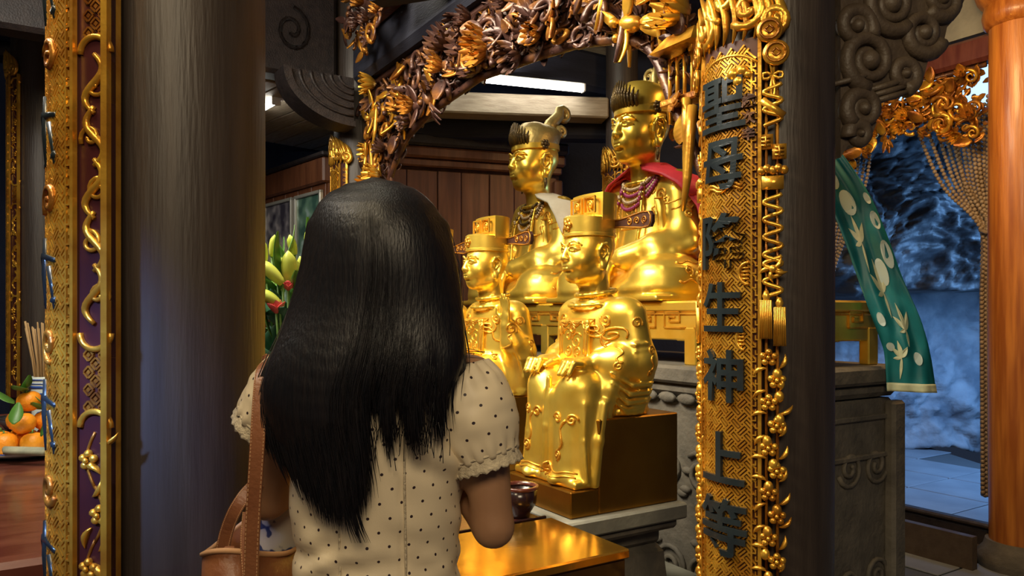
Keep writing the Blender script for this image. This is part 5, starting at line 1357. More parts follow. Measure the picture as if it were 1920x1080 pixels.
def sleeve(sx, p0, p1, rads, name):
    p0, p1 = Vector(p0), Vector(p1); d = (p1-p0); L = d.length; d.normalize(); a_ = Vector((0, 1, 0)); b_ = d.cross(a_).normalized(); a_ = b_.cross(d)
    rg = []; vs = []; n = 72
    for i in range(30):
        t = i/29; r = float(np.interp(t, np.linspace(0, 1, len(rads)), rads)); ring = []
        for k in range(n):
            w = 2*PI*k/n; g = .0032*math.sin(17*w+2*t)*(math.exp(-((t-1)/.16)**2)+.9*math.exp(-(t/.22)**2))+.003*noise.noise((w*1.6, t*5, sx*3.))
            puff = 1+.10*math.sin(PI*min(1, t*1.05))*max(0, math.cos(w-(0 if sx > 0 else PI)) )
            ring.append(p0+d*L*t+(b_*-math.cos(w)*puff+a_*math.sin(w))*(r+g))
        rg.append(ring); vs.append(L*t)
    o = cloth(name, rg, 2*PI*.06, vs, 'dotted_cotton', e)
    # lace hem
    rl = []
    for i in range(6):
        t = i/5; ring = []
        for k in range(n):
            w = 2*PI*k/n; sc = .005*abs(math.sin(11*w/1.0))*t; ring.append(p1+d*(-.004+.017*t+sc)+(b_*-math.cos(w)+a_*math.sin(w))*(rads[-1]+.001+.003*t+.0015*math.sin(22*w)*t))
        rl.append(ring)
    b = MB().loft(rl); q = b.build('lace_hem', 'lace', o, True); solidify(q, .002, 0)
    MB().tube([p1-d*.006+(b_*-math.cos(w)+a_*math.sin(w))*(rads[-1]+.0025) for w in np.linspace(0, 2*PI, 40)], .0022, 5).build('hem_band', 'lace', o, True)
    return o
sleeve(1, (.118, -.003, 1.318), (.160, -.014, 1.182), (.046, .060, .066, .068, .066, .059, .050), 'sleeve')
sleeve(-1, (-.122, -.0, 1.318), (-.178, .030, 1.232), (.046, .056, .060, .060, .055), 'sleeve')
# ---- hair
def hx(px, d=1.14): return (px-960)*d/FPX-GP.x
def hz(py, d=1.14): return CZ+(HOR-py)*d/FPX
hp = np.array([ # y px, centre, half width, y0, back
 (352, 702, 6, .0, .012), (360, 702, 52, .0, .045), (372, 703, 82, .0, .066), (392, 704, 104, .0, .085), (420, 706, 118, .0, .098), (450, 708, 124, .0, .104), (500, 712, 137, -.002, .106), (560, 706, 152, -.008, .100), (620, 699, 162, -.03, .085),
 (680, 689, 182, -.055, .072), (740, 670, 181, -.062, .066), (800, 675, 180, -.066, .062), (860, 685, 172, -.066, .058), (920, 690, 150, -.066, .056), (990, 690, 125, -.066, .054)])
endu = np.array([(-1.1, 830), (-1, 850), (-.8, 918), (-.6, 962), (-.4, 975), (-.2, 966), (-.06, 945), (.03, 890), (.09, 735), (.15, 725), (.24, 800), (.30, 852), (.36, 765), (.42, 742), (.50, 822), (.57, 855), (.64, 765), (.70, 742), (.80, 825), (.88, 800), (.95, 725), (1.0, 695), (1.1, 690)])
_yy = np.arange(352, 990, 2.0); _tab = [np.interp(_yy, hp[:, 0], hp[:, k]) for k in range(5)]
_k = np.exp(-(np.arange(-40, 41)/20.0)**2); _k /= _k.sum()
for k in (1, 2, 3, 4):
    sm_ = np.convolve(np.pad(_tab[k], 40, 'edge'), _k, 'valid'); wgt = np.clip((_yy-400)/90, 0, 1); _tab[k] = _tab[k]*(1-wgt)+sm_*wgt
def guide(u, end, n=18, off=0., wob=0., ph=0.):
    P = []
    for i in range(n):
        t = i/(n-1); py = 352+(end-352)*(t**1.25)
        c, w, y0, bk = [float(np.interp(py, _yy, _tab[k])) for k in (1, 2, 3, 4)]
        uu = max(-1.12, min(1.12, u)); x = c+w*uu+wob*math.sin(3.1*t+ph)*t*t*9
        y = y0-(bk+off)*math.sqrt(max(.0, 1-min(1, uu*uu)))
        dd = GP.y+y; P.append((hx(x, dd), y, hz(py, dd)))
    return P
s = Sculpt((-.26, -.17, .96), (.24, .16, 1.63), .0055)
s.ell((-.002, -.002, 1.490), (.093, .106, .098), 0); s.ell((.0, .01, 1.455), (.095, .09, .10), .02)
for u in np.linspace(-.90, .90, 25):
    en = float(np.interp(u, endu[:, 0], endu[:, 1]))-12
    g = guide(u, en, 26, -.012, .4, u*7); m = len(g)
    s.path([tuple(p) for p in g], [.010+.006*min(1, i/8) if i < m-6 else max(.0035, .015*(m-i)/6.5) for i in range(m)], .008)
for x in (-1, 1):        # locks beside the face
    for q in range(4): s.path([(x*(.070+.008*q), .06-.03*q, 1.53), (x*(.095+.002*q), .055-.03*q, 1.45), (x*(.105+.004*q), .03-.03*q, 1.34), (x*(.115+.004*q), -.01-.012*q, 1.30)], [.014, .016, .014, .008], .01)
s.ell((0, .115, 1.45), (.062, .05, .095), .01, True)
hair = s.build('hair', 'hair', e, sm=2)
b = MB(); random.seed(12)
for k in range(2300):
    u = random.uniform(-1.03, 1.03); en = float(np.interp(u, endu[:, 0], endu[:, 1]))+random.gauss(0, 12)
    g = guide(u+random.gauss(0, .012), en, 26, random.uniform(.002, .009), random.gauss(0, 1.0), random.uniform(0, 6))
    rr = random.uniform(.0005, .0010); b.tube(g, [rr*.5]+[rr]*23+[rr*.7, rr*.15], 3, False)
for k in range(26):       # loose strands by the cheek and at the shoulder
    y0 = random.uniform(430, 560); L_ = random.uniform(90, 230); bow = random.uniform(2, 22)
    b.tube([(hx(842+bow*math.sin(PI*t)+8*t+random.uniform(-.4, .4)), .03-.05*t, hz(y0+L_*t)) for t in np.linspace(0, 1, 9)], .0006, 3, False)
for k in range(22):
    y0 = random.uniform(640, 690); b.tube([(hx(835+random.uniform(-10, 10)+(30+k*2.2)*t), -.05+.02*t, hz(y0+(30-12*t)*t+random.uniform(-2, 2))) for t in np.linspace(0, 1, 7)], .0006, 3, False)
for k in range(60):
    x0 = random.uniform(690, 845); y0 = random.uniform(690, 740); b.tube([(hx(x0+random.uniform(-2, 2)+12*math.sin(2*t+k)*t), -.118+.004*random.random(), hz(y0+random.uniform(80, 120)*t)) for t in np.linspace(0, 1, 8)], .0007, 3, False)
for k in range(16):
    x0 = random.uniform(668, 690); b.tube([(hx(x0+(18+k)*t**3), -.125, hz(800+175*t)) for t in np.linspace(0, 1, 9)], [.0012]*7+[.0007, .0002], 3, False)
tag(b.build('hair_strands', 'hair', hair, True), kind='stuff')
# shoes
for x in (-1, 1):
    b = MB(); b.lathe([(.0, .012), (.046, .012), (.05, .03), (.046, .05), (.036, .055)], 20, (x*.085, .05, 0), 1, 2.4); b.build('shoe', 'leather_dark', e, True)

# ---- leather tote on her left shoulder
bp0 = Vector((-.424, 1.235, 0))
e = empty('tote_bag', bp0+Vector((0, 0, .68))); tag(e, 'brown leather tote bag hanging from the woman\'s left shoulder', 'bag')
def brim(t, sc=1.): # rim outline
    a = 2*PI*t; x = .072*math.cos(a)*sc; y = .135*math.sin(a)*sc
    return x, y
n = 48; rg = []
for (z, sc, px_) in ((0, .80, 0), (.02, .88, 0), (.10, .95, 0), (.20, 1.0, 0), (.28, 1.0, 0), (.335, .97, 0)):
    rg.append([(brim(k/n, sc)[0], brim(k/n, sc)[1], z+(.035*abs(brim(k/n)[1]/.135)**2 if z > .3 else 0)) for k in range(n)])
o = MB().loft(rg).build('body', 'leather', e, True); solidify(o, .005, -1)
MB().loft([rg[0], [(p[0]*.05, p[1]*.05, p[2]) for p in rg[0]]]).build('bottom', 'leather', e, True)
rl = [[(p[0]*.955, p[1]*.96, p[2]-.004) for p in r] for r in rg]; MB().loft(rl).build('lining', 'leather_dark', e, True)
MB().tube([(p[0], p[1], p[2]+.001) for p in rg[-1]]+[rg[-1][0]], .0042, 6).build('rim_piping', 'thread', e, True)
def strap(pts, w, name, m='leather', th=.004, nrm=(0, -1, .1)):
    P = [Vector(p) for p in pts]; b = MB(); rings = []
    Q = []
    for i in range(len(P)-1):
        p0, p1, p2, p3 = P[max(i-1, 0)], P[i], P[i+1], P[min(i+2, len(P)-1)]
        for t in np.linspace(0, 1, 9)[:-1]:
            t2, t3 = t*t, t*t*t; Q.append(.5*((2*p1)+(p2-p0)*t+(2*p0-5*p1+4*p2-p3)*t2+(3*p1-p0-3*p2+p3)*t3))
    Q.append(P[-1]); nn = Vector(nrm).normalized(); ed = []
    for i, p in enumerate(Q):
        d = (Q[min(i+1, len(Q)-1)]-Q[max(i-1, 0)]).normalized(); sd = d.cross(nn).normalized(); n2 = sd.cross(d)
        rings.append([p+sd*w/2+n2*th/2, p+sd*w/2-n2*th/2, p-sd*w/2-n2*th/2, p-sd*w/2+n2*th/2]); ed.append((p+sd*w*.42, p-sd*w*.42, n2))
    o = b.loft(rings, cap=True).build(name, m, e)
    for k in (0, 1):
        c = MB()
        for i in range(0, len(ed)-1):
            for f in (0., .5):
                a = ed[i][k].lerp(ed[i+1][k], f); q = ed[i][k].lerp(ed[i+1][k], f+.3)
                for sg in (1, -1): c.tube([a+ed[i][2]*sg*th*.55, q+ed[i][2]*sg*th*.55], .0008, 4)
        tag(c.build('stitching', 'thread', o), kind='stuff')
    return o
def bl(px, py, d): p = at(px, py, d); return p-bp0-Vector((0, 0, .68))
strap([bl(470, 1092, 1.08), bl(474, 980, 1.07), bl(482, 850, 1.065), bl(487, 760, 1.075), bl(492, 700, 1.10), bl(500, 676, 1.15), bl(502, 700, 1.20)], .021, 'shoulder_strap')
strap([bl(502, 700, 1.20), bl(498, 780, 1.21), bl(500, 860, 1.22), bl(520, 930, 1.25), bl(533, 980, 1.27)], .019, 'shoulder_strap')
strap([bl(412, 1062, 1.16), bl(424, 1000, 1.15), bl(445, 950, 1.14), bl(478, 910, 1.16), bl(522, 893, 1.20), bl(548, 930, 1.24), bl(552, 985, 1.26)], .020, 'hand_strap', nrm=(.2, -1, .35))
strap([bl(462, 960, 1.12), bl(458, 1020, 1.10), bl(464, 1090, 1.08)], .010, 'strap_end')
MB().box(bl(428, 1052, 1.135), (.016, .006, .045), Matrix.Rotation(.35, 3, 'Z') @ Matrix.Rotation(.1, 3, 'Y'), .002).build('strap_tab', 'leather', e)
MB().ell(bl(492, 1027, 1.25), (.004, .004, .004), 8, 6).build('snap_button', 'steel', e, True)
# printed cloth fan tucked in the bag
o = None
fp = at(520, 905, 1.265)
e2 = empty('printed_pouch', (fp.x, fp.y, .80)); tag(e2, 'cream and navy printed cloth pouch standing in the tote bag', 'pouch')
b = MB(); b.loft([[(x*w, y*t, z) for x, y in [(math.cos(2*PI*k/20), math.sin(2*PI*k/20)) for k in range(20)]] for (z, w, t) in ((0, .042, .016), (.05, .05, .03), (.18, .052, .03), (.30, .046, .02), (.37, .040, .006))], cap=True); b.build('cloth', 'pouch_print', e2, True)
MB().tube([(-.041, -.012, .30), (0, -.024, .302), (.041, -.012, .30)], .003, 5).build('drawstring', 'lace', e2, True)

# ============================================================ OFFERING TABLE AT THE LEFT
KP = Vector((-.924, 1.54, 0)); OZ = .90
e = empty('offering_table', KP, RZ); tag(e, 'worn red lacquer table with raised rim carrying the oranges', 'table')
MB().box((-1.15, -.65, OZ-.015), (2.30, 1.30, .03), None, .006).build('top', 'red_lacquer', e)
MB().box((-.012, -.65, OZ-.02), (.05, 1.33, .055), None, .012).build('front_rim', 'red_lacquer', e)
MB().box((-2.29, -.65, OZ+.005), (.04, 1.33, .09), None, .012).build('back_rim', 'red_lacquer', e)
MB().box((-1.15, -.01, OZ-.005), (2.30, .03, .05), None, .010).build('side_rim', 'red_lacquer', e)
MB().box((-1.15, -.65, OZ-.11), (2.2, 1.2, .16), None, .01).build('apron', 'red_lacquer', e)
for x in (-2.2, -.1):
    for y in (-1.2, -.1): MB().box((x, y, (OZ-.17)/2+.006), (.09, .09, OZ-.18), None, .01).build('leg', 'red_lacquer', e)
PLP = Vector((-1.745, 2.69, OZ))
e = empty('fruit_plate', PLP); tag(e, 'round white plate under the pile of oranges', 'plate')
MB().lathe([(0, 0), (.12, 0), (.13, .006), (.20, .024), (.205, .030), (.198, .030), (.125, .012), (0, .010)], 48).build('dish', 'porcelain', e, True)
MB().lathe([(.197, .0285), (.206, .0295), (.2065, .032), (.197, .032)], 48, cap=False).build('rim_line', 'cobalt', e, True)
org = MB(); nn_ = 20
orange_me = make_piece(lambda b: b.lathe([(.0012, -.036), (.012, -.0365), (.024, -.032), (.035, -.020), (.041, -.004), (.041, .006), (.036, .020), (.025, .030), (.013, .0335), (.005, .0325), (.0012, .031)], 22)); orange_me.materials.append(MAT['orange'])
calyx_me = make_piece(lambda b: (b.tube([(0, 0, .030), (.001, 0, .038), (.003, .001, .046)], [.0045, .003, .0028], 6), [b.petal(.012, .008, .1, .2, 3, Matrix.Translation((0, 0, .034)) @ Matrix.Rotation(k*2*PI/5, 4, 'Z'), .001) for k in range(5)])); calyx_me.materials.append(MAT['stem'])
leafo_me = make_piece(lambda b: b.petal(.085, .042, .35, .25, 7, Matrix.Translation((0, 0, .040)), .0012)); leafo_me.materials.append(MAT['leaf'])
OR = []
_h = .0865
lay0 = [(0, 0)]+[(_h*math.cos(a+.25), _h*math.sin(a+.25)) for a in np.arange(6)*PI/3]
names0 = ['orange buried in the middle of the bottom layer', 'orange at the right of the bottom layer, partly behind the carved board', 'orange at the back right of the bottom layer', 'orange at the back of the bottom layer', 'orange at the left of the bottom layer by the picture edge', 'orange at the front left of the pile beside the banknotes', 'orange at the front of the pile behind the banknotes']
for (x, y), nm in zip(lay0, names0): OR.append((x, y, .0375+.0125, 1.0, 0, nm))
for k, nm in enumerate(('orange of the second layer, in front just under the topmost', 'orange of the second layer at the right of the pile', 'orange with leaf on the left shoulder of the pile')):
    a = -1.35+k*2*PI/3; OR.append((.0505*math.cos(a)+.006, .0505*math.sin(a), .0375+.0125+.066, .98, k > 0, nm))
OR.append((.006, .0, .0375+.0125+.139, .98, 1, 'topmost orange of the pile on the plate'))
random.seed(2)
for (x, y, z, sc, lf, lab) in OR:
    p = PLP+Vector((x, y, z))
    q = empty('orange', p); q.rotation_euler = (random.uniform(-.25, .25), random.uniform(-.25, .25), random.uniform(0, 6)); q.scale = (sc,)*3; tag(q, lab, 'orange', 'oranges on the plate')
    inst('fruit', orange_me, q, Matrix.Identity(4)); inst('stalk', calyx_me, q, Matrix.Identity(4))
    if lf:
        for k in range(2): inst('leaf', leafo_me, q, Matrix.Rotation(random.uniform(0, 6.2), 4, 'Z') @ Matrix.Rotation(random.uniform(-.1, .5), 4, 'X'))
for k, (px, py, d, yaw, rx) in enumerate(((22, 778, 2.62, 1.4, .2), (30, 812, 2.55, .3, .6), (92, 772, 2.62, -1.2, .4), (96, 830, 2.53, -.6, .9), (100, 790, 2.6, 2.2, .3))):
    p = at(px, py, d); o = inst('orange_leaf', leafo_me, None, Matrix.Translation(p) @ Matrix.Rotation(yaw, 4, 'Z') @ Matrix.Rotation(rx, 4, 'X')); tag(o, ('broad green leaf at the upper left of the orange pile', 'green leaf over the left front orange of the pile', 'green leaf beside the topmost orange, towards the porcelain pot', 'green leaf low at the right front of the orange pile', 'green leaf at the right of the pile against the carved board')[k], 'leaf', 'leaves among the oranges')
p = at(48, 848, 2.47); q = empty('banknotes', p); q.rotation_euler = (-.35, 0, -.12); tag(q, 'folded grey-green banknotes lying in front of the oranges', 'banknotes')
for k in range(3):
    MB().loft([[(x, .014*math.cos(t)+.002*k, .011*math.sin(t)+.004*k) for t in np.linspace(0, 2*PI, 13)[:-1]] for x in np.linspace(-.072-.004*k, .072-.003*k, 5)], cap=True).build('folded_note', 'banknote', q, True)
# incense pot
IP = Vector((at(88, 590, 3.02).x, 3.02, OZ)); q = empty('incense_pot', IP); tag(q, 'blue and white porcelain pot holding incense sticks', 'pot')
MB().lathe([(0, 0), (.054, 0), (.058, .006), (.055, .05), (.053, .12), (.056, .22), (.060, .248), (.056, .252), (.050, .248), (.048, .10), (0, .09)], 40).build('body', 'porcelain', q, True)
for z0, z1, r in ((.238, .243, .0605), (.205, .216, .0566), (.222, .226, .0572), (.012, .018, .0585)): MB().lathe([(r-.003, z0), (r+.0006, z0), (r+.0006, z1), (r-.003, z1)], 40, cap=False).build('blue_band', 'cobalt', q, True)
random.seed(8)
for k in range(22):
    a = -PI/2+random.uniform(-1.3, 1.3); z = random.choice((.06, .10, .13, .15, .175))+random.uniform(-.01, .01); r = .0545
    M_ = Matrix.Rotation(a, 3, 'Z'); b = MB(); b.ell((0, 0, 0), (.0016, random.uniform(.008, .017), random.uniform(.004, .010)), 10, 6); b.v = [tuple(M_ @ (Vector(p)+Vector((r, 0, z)))) for p in b.v]; b.build('blue_brushstroke', 'cobalt', q, True)
for k in range(36):
    a = random.uniform(0, 2*PI); r0 = .028*math.sqrt(random.random()); r1 = r0+.030*math.sqrt(random.random())+.008; L_ = random.uniform(.33, .375)
    b = MB().tube([(r0*math.cos(a), r0*math.sin(a), .0), (r1*math.cos(a)*.85, r1*math.sin(a)*.85, L_*.6), (r1*math.cos(a)*1.25, r1*math.sin(a)*1.25, L_)], .0028, 5)
    o = b.build('incense_stick', 'incense', None, True); o.location = IP+Vector((0, 0, .102)); tag(o, 'tan unlit incense stick standing in the porcelain pot', 'incense stick', 'incense sticks in the pot')
o = MB().box((0, 0, .0), (.05, .004, .20), None, .001).build('offering_card', 'flame_card'); p = at(100, 640, 3.12); o.location = (p.x, p.y, OZ+.40); 
o.data.transform(Matrix.Identity(4)); tag(o, 'small orange card behind the incense sticks', 'card')
o2 = MB().tube([(p.x, p.y+.006, OZ), (p.x, p.y+.006, OZ+.48)], .004, 6); o2 = o2.build('card_stick', 'incense', None, True); tag(o2, 'thin stick holding the orange card upright', 'stick')
p = at(40, 752, 3.25); q = empty('steel_tray', (p.x, p.y, OZ)); tag(q, 'small shiny steel dish behind the oranges', 'dish')
MB().lathe([(0, 0), (.05, 0), (.055, .01), (.09, .055), (.093, .055), (.06, .008), (0, .006)], 30).build('bowl', 'steel', q, True)
MB().lathe([(.088, .053), (.094, .054), (.094, .058), (.088, .057)], 30, cap=False).build('lip', 'steel', q, True)

# ============================================================ FLOWERS BEHIND THE WOMAN
VP_ = Vector((at(548, 590, 2.25).x, 2.25, .8105)); q = empty('lily_vase', VP_); tag(q, 'vase of green lily buds and leaves left of the woman\'s hair', 'flower vase')
MB().lathe([(0, 0), (.05, 0), (.055, .01), (.075, .08), (.07, .16), (.045, .22), (.05, .27), (.055, .285), (.048, .285), (.04, .22), (0, .2)], 32).build('vase', 'porcelain', q, True)
def stalk_to(tip, r=.0035):
    t = Vector(tip)-VP_; return MB().tube([(0, 0, .2), (t.x*.25, t.y*.3, .34), (t.x*.75, t.y*.8, t.z*.78), tuple(t)], r, 6).build('stem', 'stem', q, True)
def bud_obj(base, tip, w, nm='bud', m='lily_bud'):
    b0, t0 = Vector(base)-VP_, Vector(tip)-VP_; d = t0-b0; L_ = d.length
    b = MB(); n = 12; M_ = d.to_track_quat('Z', 'Y').to_matrix(); rings = []
    for t in np.linspace(0, 1, 10):
        r = w*(.35+.65*math.sin(PI*min(1, t*.80+.10)))*(1 if t < .85 else (1-t)/.15*.8+.12)
        rings.append([tuple(M_ @ Vector((r*math.cos(2*PI*k/n)*(1+.10*math.cos(6*PI*k/n)), r*math.sin(2*PI*k/n)*(1+.10*math.cos(6*PI*k/n)), L_*t))+b0) for k in range(n)])
    b.loft(rings, cap=True).build(nm, m, q, True)
for (x0, y0, x1, y1, w, d) in ((495, 497, 492, 448, .013, 2.22), (509, 480, 515, 440, .012, 2.26), (553, 477, 543, 440, .013, 2.24), (577, 465, 581, 426, .014, 2.22), (541, 530, 540, 470, .022, 2.18), (520, 522, 526, 482, .015, 2.22), (555, 528, 552, 485, .016, 2.26), (530, 532, 487, 488, .018, 2.12), (524, 570, 484, 545, .017, 2.10), (570, 515, 562, 480, .012, 2.30), (500, 530, 488, 505, .013, 2.25)):
    bud_obj(at(x0, y0, d), at(x1, y1, d-.02), w); stalk_to(at(x0, y0, d))
random.seed(15)
lily_leaf = make_piece(lambda b: b.petal(.17, .034, .35, .35, 8, None, .0014)); lily_leaf.materials.append(MAT['leaf'])
broad_leaf = make_piece(lambda b: b.petal(.13, .085, .30, .2, 7, None, .0014)); broad_leaf.materials.append(MAT['leaf_dark'])
for k in range(46):
    px, py = random.uniform(480, 600), random.uniform(500, 640); d = random.uniform(2.12, 2.4); p = at(px, py, d)-VP_
    inst('leaf', lily_leaf, q, Matrix.Translation(p) @ Matrix.Rotation(random.uniform(0, 6.28), 4, 'Z') @ Matrix.Rotation(random.uniform(-.2, 1.2), 4, 'X') @ Matrix.Rotation(random.uniform(-.6, .6), 4, 'Y') @ Matrix.Scale(random.uniform(.6, 1.0), 4))
for k in range(44):
    px, py = random.uniform(470, 590), random.uniform(580, 720); d = random.uniform(2.14, 2.36); p = at(px, py, d)-VP_
    inst('broad_leaf', broad_leaf, q, Matrix.Translation(p) @ Matrix.Rotation(random.uniform(0, 6.28), 4, 'Z') @ Matrix.Rotation(random.uniform(-.5, .9), 4, 'X') @ Matrix.Rotation(random.uniform(-.5, .5), 4, 'Y') @ Matrix.Scale(random.uniform(.7, 1.1), 4))
for (px, py, d, sc) in ((518, 588, 2.10, 1.), (540, 545, 2.14, .7)):
    c = at(px, py, d)-VP_
    for k in range(11):
        b = MB().petal(.042*sc, .034*sc, .25+.05*(k % 3), .5, 5, Matrix.Translation(c) @ Matrix.Rotation(k*2.4, 4, 'Z') @ Matrix.Rotation(.35+.10*k, 4, 'X'), .001); b.build('rose_petal', 'pink_petal', q, True)
    stalk_to(at(px, py, d))

# ============================================================ PHOTO WALL BEHIND THE FLOWERS
W0 = at(612, 590, 4.58); W1 = at(470, 590, 5.45); W0.z = W1.z = 0; wd_ = W1-W0; WL = wd_.length; WA = math.atan2(-wd_.y, -wd_.x)
wl = empty('wall_side', W0, WA); tag(wl, kind='structure')      # local -X runs away along the wall, -Y faces the hall
HT = 2.24
MB().box((-WL/2, .03, HT/2), (WL, .04, HT)).build('backing', 'panel_wood', wl)
for k in range(int(WL/.19)): MB().box((-.10-.19*k, .004, HT/2), (.184, .012, HT-.02), None, .003).build('plank', 'panel_wood', wl)
MB().box((-WL/2, .0, HT+.05), (WL+.03, .06, .16), None, .012).build('header', 'panel_wood', wl)
MB().box((-WL/2, .0, HT+.145), (WL+.05, .08, .03), None, .008).build('capping', 'beam_wood', wl)
def wx(px):
    k = (px-960)/1400; u = wd_.normalized(); return (k*W0.y-W0.x)/(u.x-k*u.y)
def photo(px0, px1, z0, z1, m, label):
    x0, x1 = wx(px0), wx(px1); c = (x0+x1)/2; w = abs(x1-x0); h = z1-z0
    nrm = Vector((wd_.y, -wd_.x, 0)).normalized(); nrm = nrm if nrm.y < 0 else -nrm
    q = empty('framed_photo', W0+wd_.normalized()*c+nrm*.004+Vector((0, 0, z0)), WA); tag(q, label, 'framed photo', 'framed photos on the side wall')
    MB().box((0, -.008, h/2), (w-.03, .006, h-.03)).build('print', m, q)
    for nm, cc, dd in (('frame_side', (-w/2+.011, -.013, h/2), (.022, .026, h)), ('frame_side', (w/2-.011, -.013, h/2), (.022, .026, h)), ('frame_top', (0, -.013, h-.011), (w, .026, .022)), ('frame_bottom', (0, -.013, .011), (w, .026, .022))):
        MB().box(cc, dd, None, .004).build(nm, 'frame_silver', q)
    random.seed(5)
    if m == 'photo_print':
        for j in range(9):       # the people printed in the picture
            x = -w*.36+w*.72*j/8; hh = random.uniform(.20, .30); b = MB()
            b.prism([(x-.024, .05), (x+.024, .05), (x+.022, .05+hh*.75), (x+.008, .05+hh*.82), (x+.012, .05+hh*.9), (x, .05+hh), (x-.012, .05+hh*.9), (x-.008, .05+hh*.82), (x-.022, .05+hh*.75)], -.0125, -.0112); b.v = [(p[0], p[2], p[1]) for p in b.v]
            b.build('printed_figure', ('plate', 'white_cloth', 'banknote')[j % 3], q.children[0])
    return q
photo(553, 498, 1.60, 2.17, 'photo_print', 'silver-framed group photo on the wall, left of the pair')
photo(608, 558, 1.60, 2.17, 'photo_print_green', 'silver-framed greenish photo on the wall, right of the pair')

# ============================================================ TEAL SASH AND BEAD CURTAINS
e = empty('teal_sash', (0, 0, 0)); tag(e, 'teal silk sash with pale discs and flowers hanging over the altar end', 'sash')
SP = [(1500, 250, 3.02, .150), (1545, 305, 3.0, .150), (1590, 372, 2.965, .150), (1622, 445, 2.93, .150), (1656, 540, 2.90, .150), (1688, 618, 2.88, .155), (1703, 670, 2.875, .165), (1710, 735, 2.87, .178)]
def sash_pt(t, w):
    x = t*(len(SP)-1); i = min(len(SP)-2, int(x)); f = x-i
    def pos(q):
        q = max(0, min(len(SP)-1, q)); return at(SP[q][0], SP[q][1], SP[q][2])
    p0, p1, p2, p3 = pos(i-1), pos(i), pos(i+1), pos(i+2)
    P = .5*((2*p1)+(p2-p0)*f+(2*p0-5*p1+4*p2-p3)*f*f+(3*p1-p0-3*p2+p3)*f**3)
    d = (p2-p1).normalized(); nn = Vector((-.35, -1, .1)).normalized(); sd = d.cross(nn).normalized()
    k = min(1, max(0, (x-4.6)/1.2)); sd = sd.lerp(Vector((-.96, .22, .02)), k).normalized()
    wd = SP[i][3]*(1-f)+SP[i+1][3]*f; n2 = sd.cross(d).normalized()
    if n2.y > 0: n2 = -n2
    return P+sd*w*wd+n2*(.010*math.sin(w*7+t*9)+.006*math.sin(w*15-t*14)), n2
rg = [[sash_pt(t, w)[0] for w in np.linspace(-.5, .5, 15)] for t in np.linspace(0, 1, 60)]
o = MB().loft(rg, close=False).build('silk', 'teal_silk', e, True); solidify(o, .004, 0)
def on_sash(nm, m, t0, w0, shape, lift=.006):
    v = []; top = []
    for (a, c) in shape: P, nrm = sash_pt(t0+a, w0+c); top.append(P+nrm*lift); v.append(P+nrm*(lift-.004))
    n = len(shape); f = [tuple(range(n)), tuple(range(n, 2*n))[::-1]]+[(k, (k+1) % n, n+(k+1) % n, n+k) for k in range(n)]
    raw(nm, top+v, f, m, e, False)
disc = lambda r: [(r*.32*math.cos(a), r*math.sin(a)) for a in np.linspace(0, 2*PI, 19)[:-1]]
for (t, w, r) in ((.20, .10, .13), (.30, .06, .15), (.31, -.40, .07), (.39, -.36, .10), (.49, -.34, .12), (.53, -.10, .12), (.66, .34, .08), (.86, -.2, .09), (.80, .34, .09)): on_sash('pale_disc', 'silk_disc', t, w, disc(r))
def sprig(t, w, sc=1.):
    for k, (a, L_) in enumerate(((PI, .30), (PI+.75, .25), (PI-.75, .25), (.25, .26), (1.5, .16))):
        pts = []
        for q in range(9):
            z = q/8; s_ = math.sin(PI*z**.8)*.042*sc*(1 if k < 3 else .6); pts.append((L_*z, s_))
        shp = [(x, y) for x, y in pts]+[(x, -y) for x, y in pts[::-1][1:-1]]
        on_sash('flower_petal', 'silk_motif', t, w, [((x*math.cos(a)-y*math.sin(a))*.34*sc, (x*math.sin(a)+y*math.cos(a))*sc*1.05) for x, y in shp], .006)
for (t, w) in ((.235, .40), (.44, .12), (.585, .02), (.72, -.12), (.86, .16)): sprig(t, w, .95)
rb = [[sash_pt(t, w)[0]+sash_pt(t, w)[1]*.006 for w in np.linspace(-.5, .5, 13)] for t in (.955, .965, .985, 1.0)]; o = MB().loft(rb, close=False).build('gold_hem', 'silk_motif', e, True); solidify(o, .004, 0)

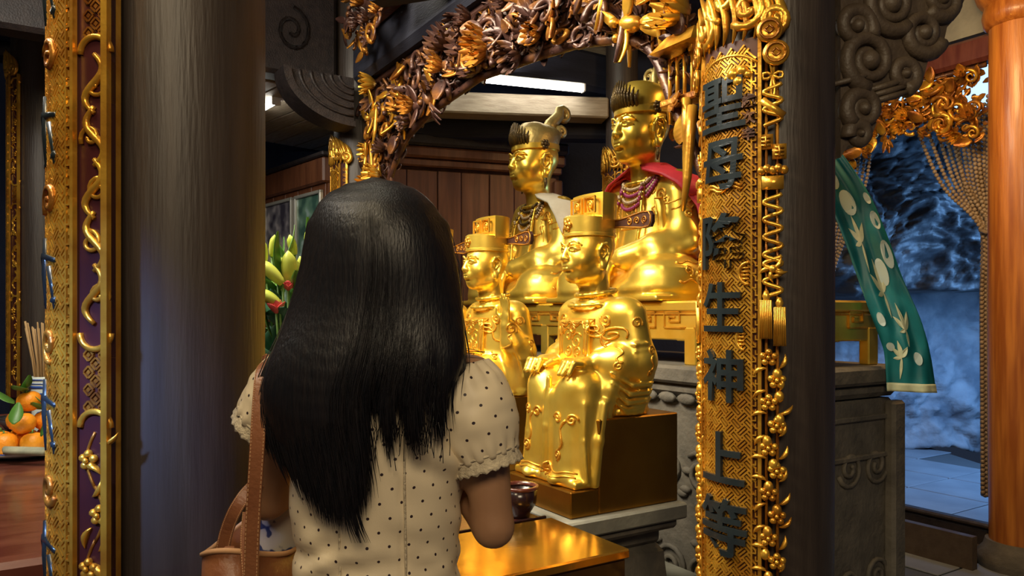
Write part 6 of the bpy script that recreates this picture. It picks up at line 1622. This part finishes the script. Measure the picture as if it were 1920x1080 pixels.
def dpt(px, py, dy=.06):
    q = DO+S*dy; k = (q.x*1400-(px-960)*q.y)/(742+.848*(px-960)); P = q+R_*k; return Vector((P.x, P.y, CZ+(HOR-py)*P.y/FPX))
bead_v = MB().ell((0, 0, 0), (1, 1, 1), 7, 5)
def strand(par, pts, r, sp):
    P = [Vector(p) for p in pts]; Q = []
    for i in range(len(P)-1):
        p0, p1, p2, p3 = P[max(i-1, 0)], P[i], P[i+1], P[min(i+2, len(P)-1)]
        for t in np.linspace(0, 1, 30)[:-1]: Q.append(.5*((2*p1)+(p2-p0)*t+(2*p0-5*p1+4*p2-p3)*t*t+(3*p1-p0-3*p2+p3)*t**3))
    Q.append(P[-1]); b = MB(); acc = 0; last = Q[0]; nxt = 0
    for i in range(1, len(Q)):
        d = (Q[i]-Q[i-1]).length
        while acc+d >= nxt:
            p = Q[i-1].lerp(Q[i], (nxt-acc)/max(d, 1e-9)); b.add([Vector(v)*r+p for v in bead_v.v], bead_v.f); nxt += sp
        acc += d
    o = b.build('bead_strand', 'bead', par, True); tag(o, kind='stuff'); return o
e = empty('bead_curtain', (0, 0, 0)); tag(e, 'curtain of tan wooden bead strands gathered against the orange post', 'bead curtain')
random.seed(5)
xs = [1700, 1722, 1742, 1757, 1770, 1783, 1796, 1806, 1816, 1826, 1836, 1845, 1853]
for i, x in enumerate(xs):
    tx = 1843+ (i % 5)*4.2; f = i/(len(xs)-1); j = random.uniform(-6, 6)
    dy = .12+.012*(i % 4)
    sagx = (1-f)
    strand(e, [dpt(x, 180+8*(i % 3), dy), dpt(x+(tx-x)*.22-4*sagx, 262, dy), dpt(x+(tx-x)*.55-10*sagx, 350, dy), dpt(tx-2*sagx, 432+j, dy), dpt(tx-2, 560, dy), dpt(tx-1, 760, dy), dpt(tx, 930, dy)], .0135, .0262)
b = MB(); b.tube([dpt(1838, 432, .10), dpt(1850, 436, .085), dpt(1866, 430, .10)], .012, 7); b.build('tie_cord', 'bead', e, True)
e = empty('bead_curtain', (0, 0, 0)); tag(e, 'short bead strands drawn left behind the teal sash', 'bead curtain')
for i, x in enumerate((1641, 1632, 1622, 1612, 1602, 1592, 1582)):
    dy = .12+.012*(i % 3); strand(e, [dpt(x, 190+5*(i % 2), dy), dpt(x-8, 270, dy), dpt(x-22, 360, dy), dpt(1560-i*2, 520, dy), dpt(1556-i*2, 640, dy), dpt(1556-i*2, 900, dy)], .0125, .0255)
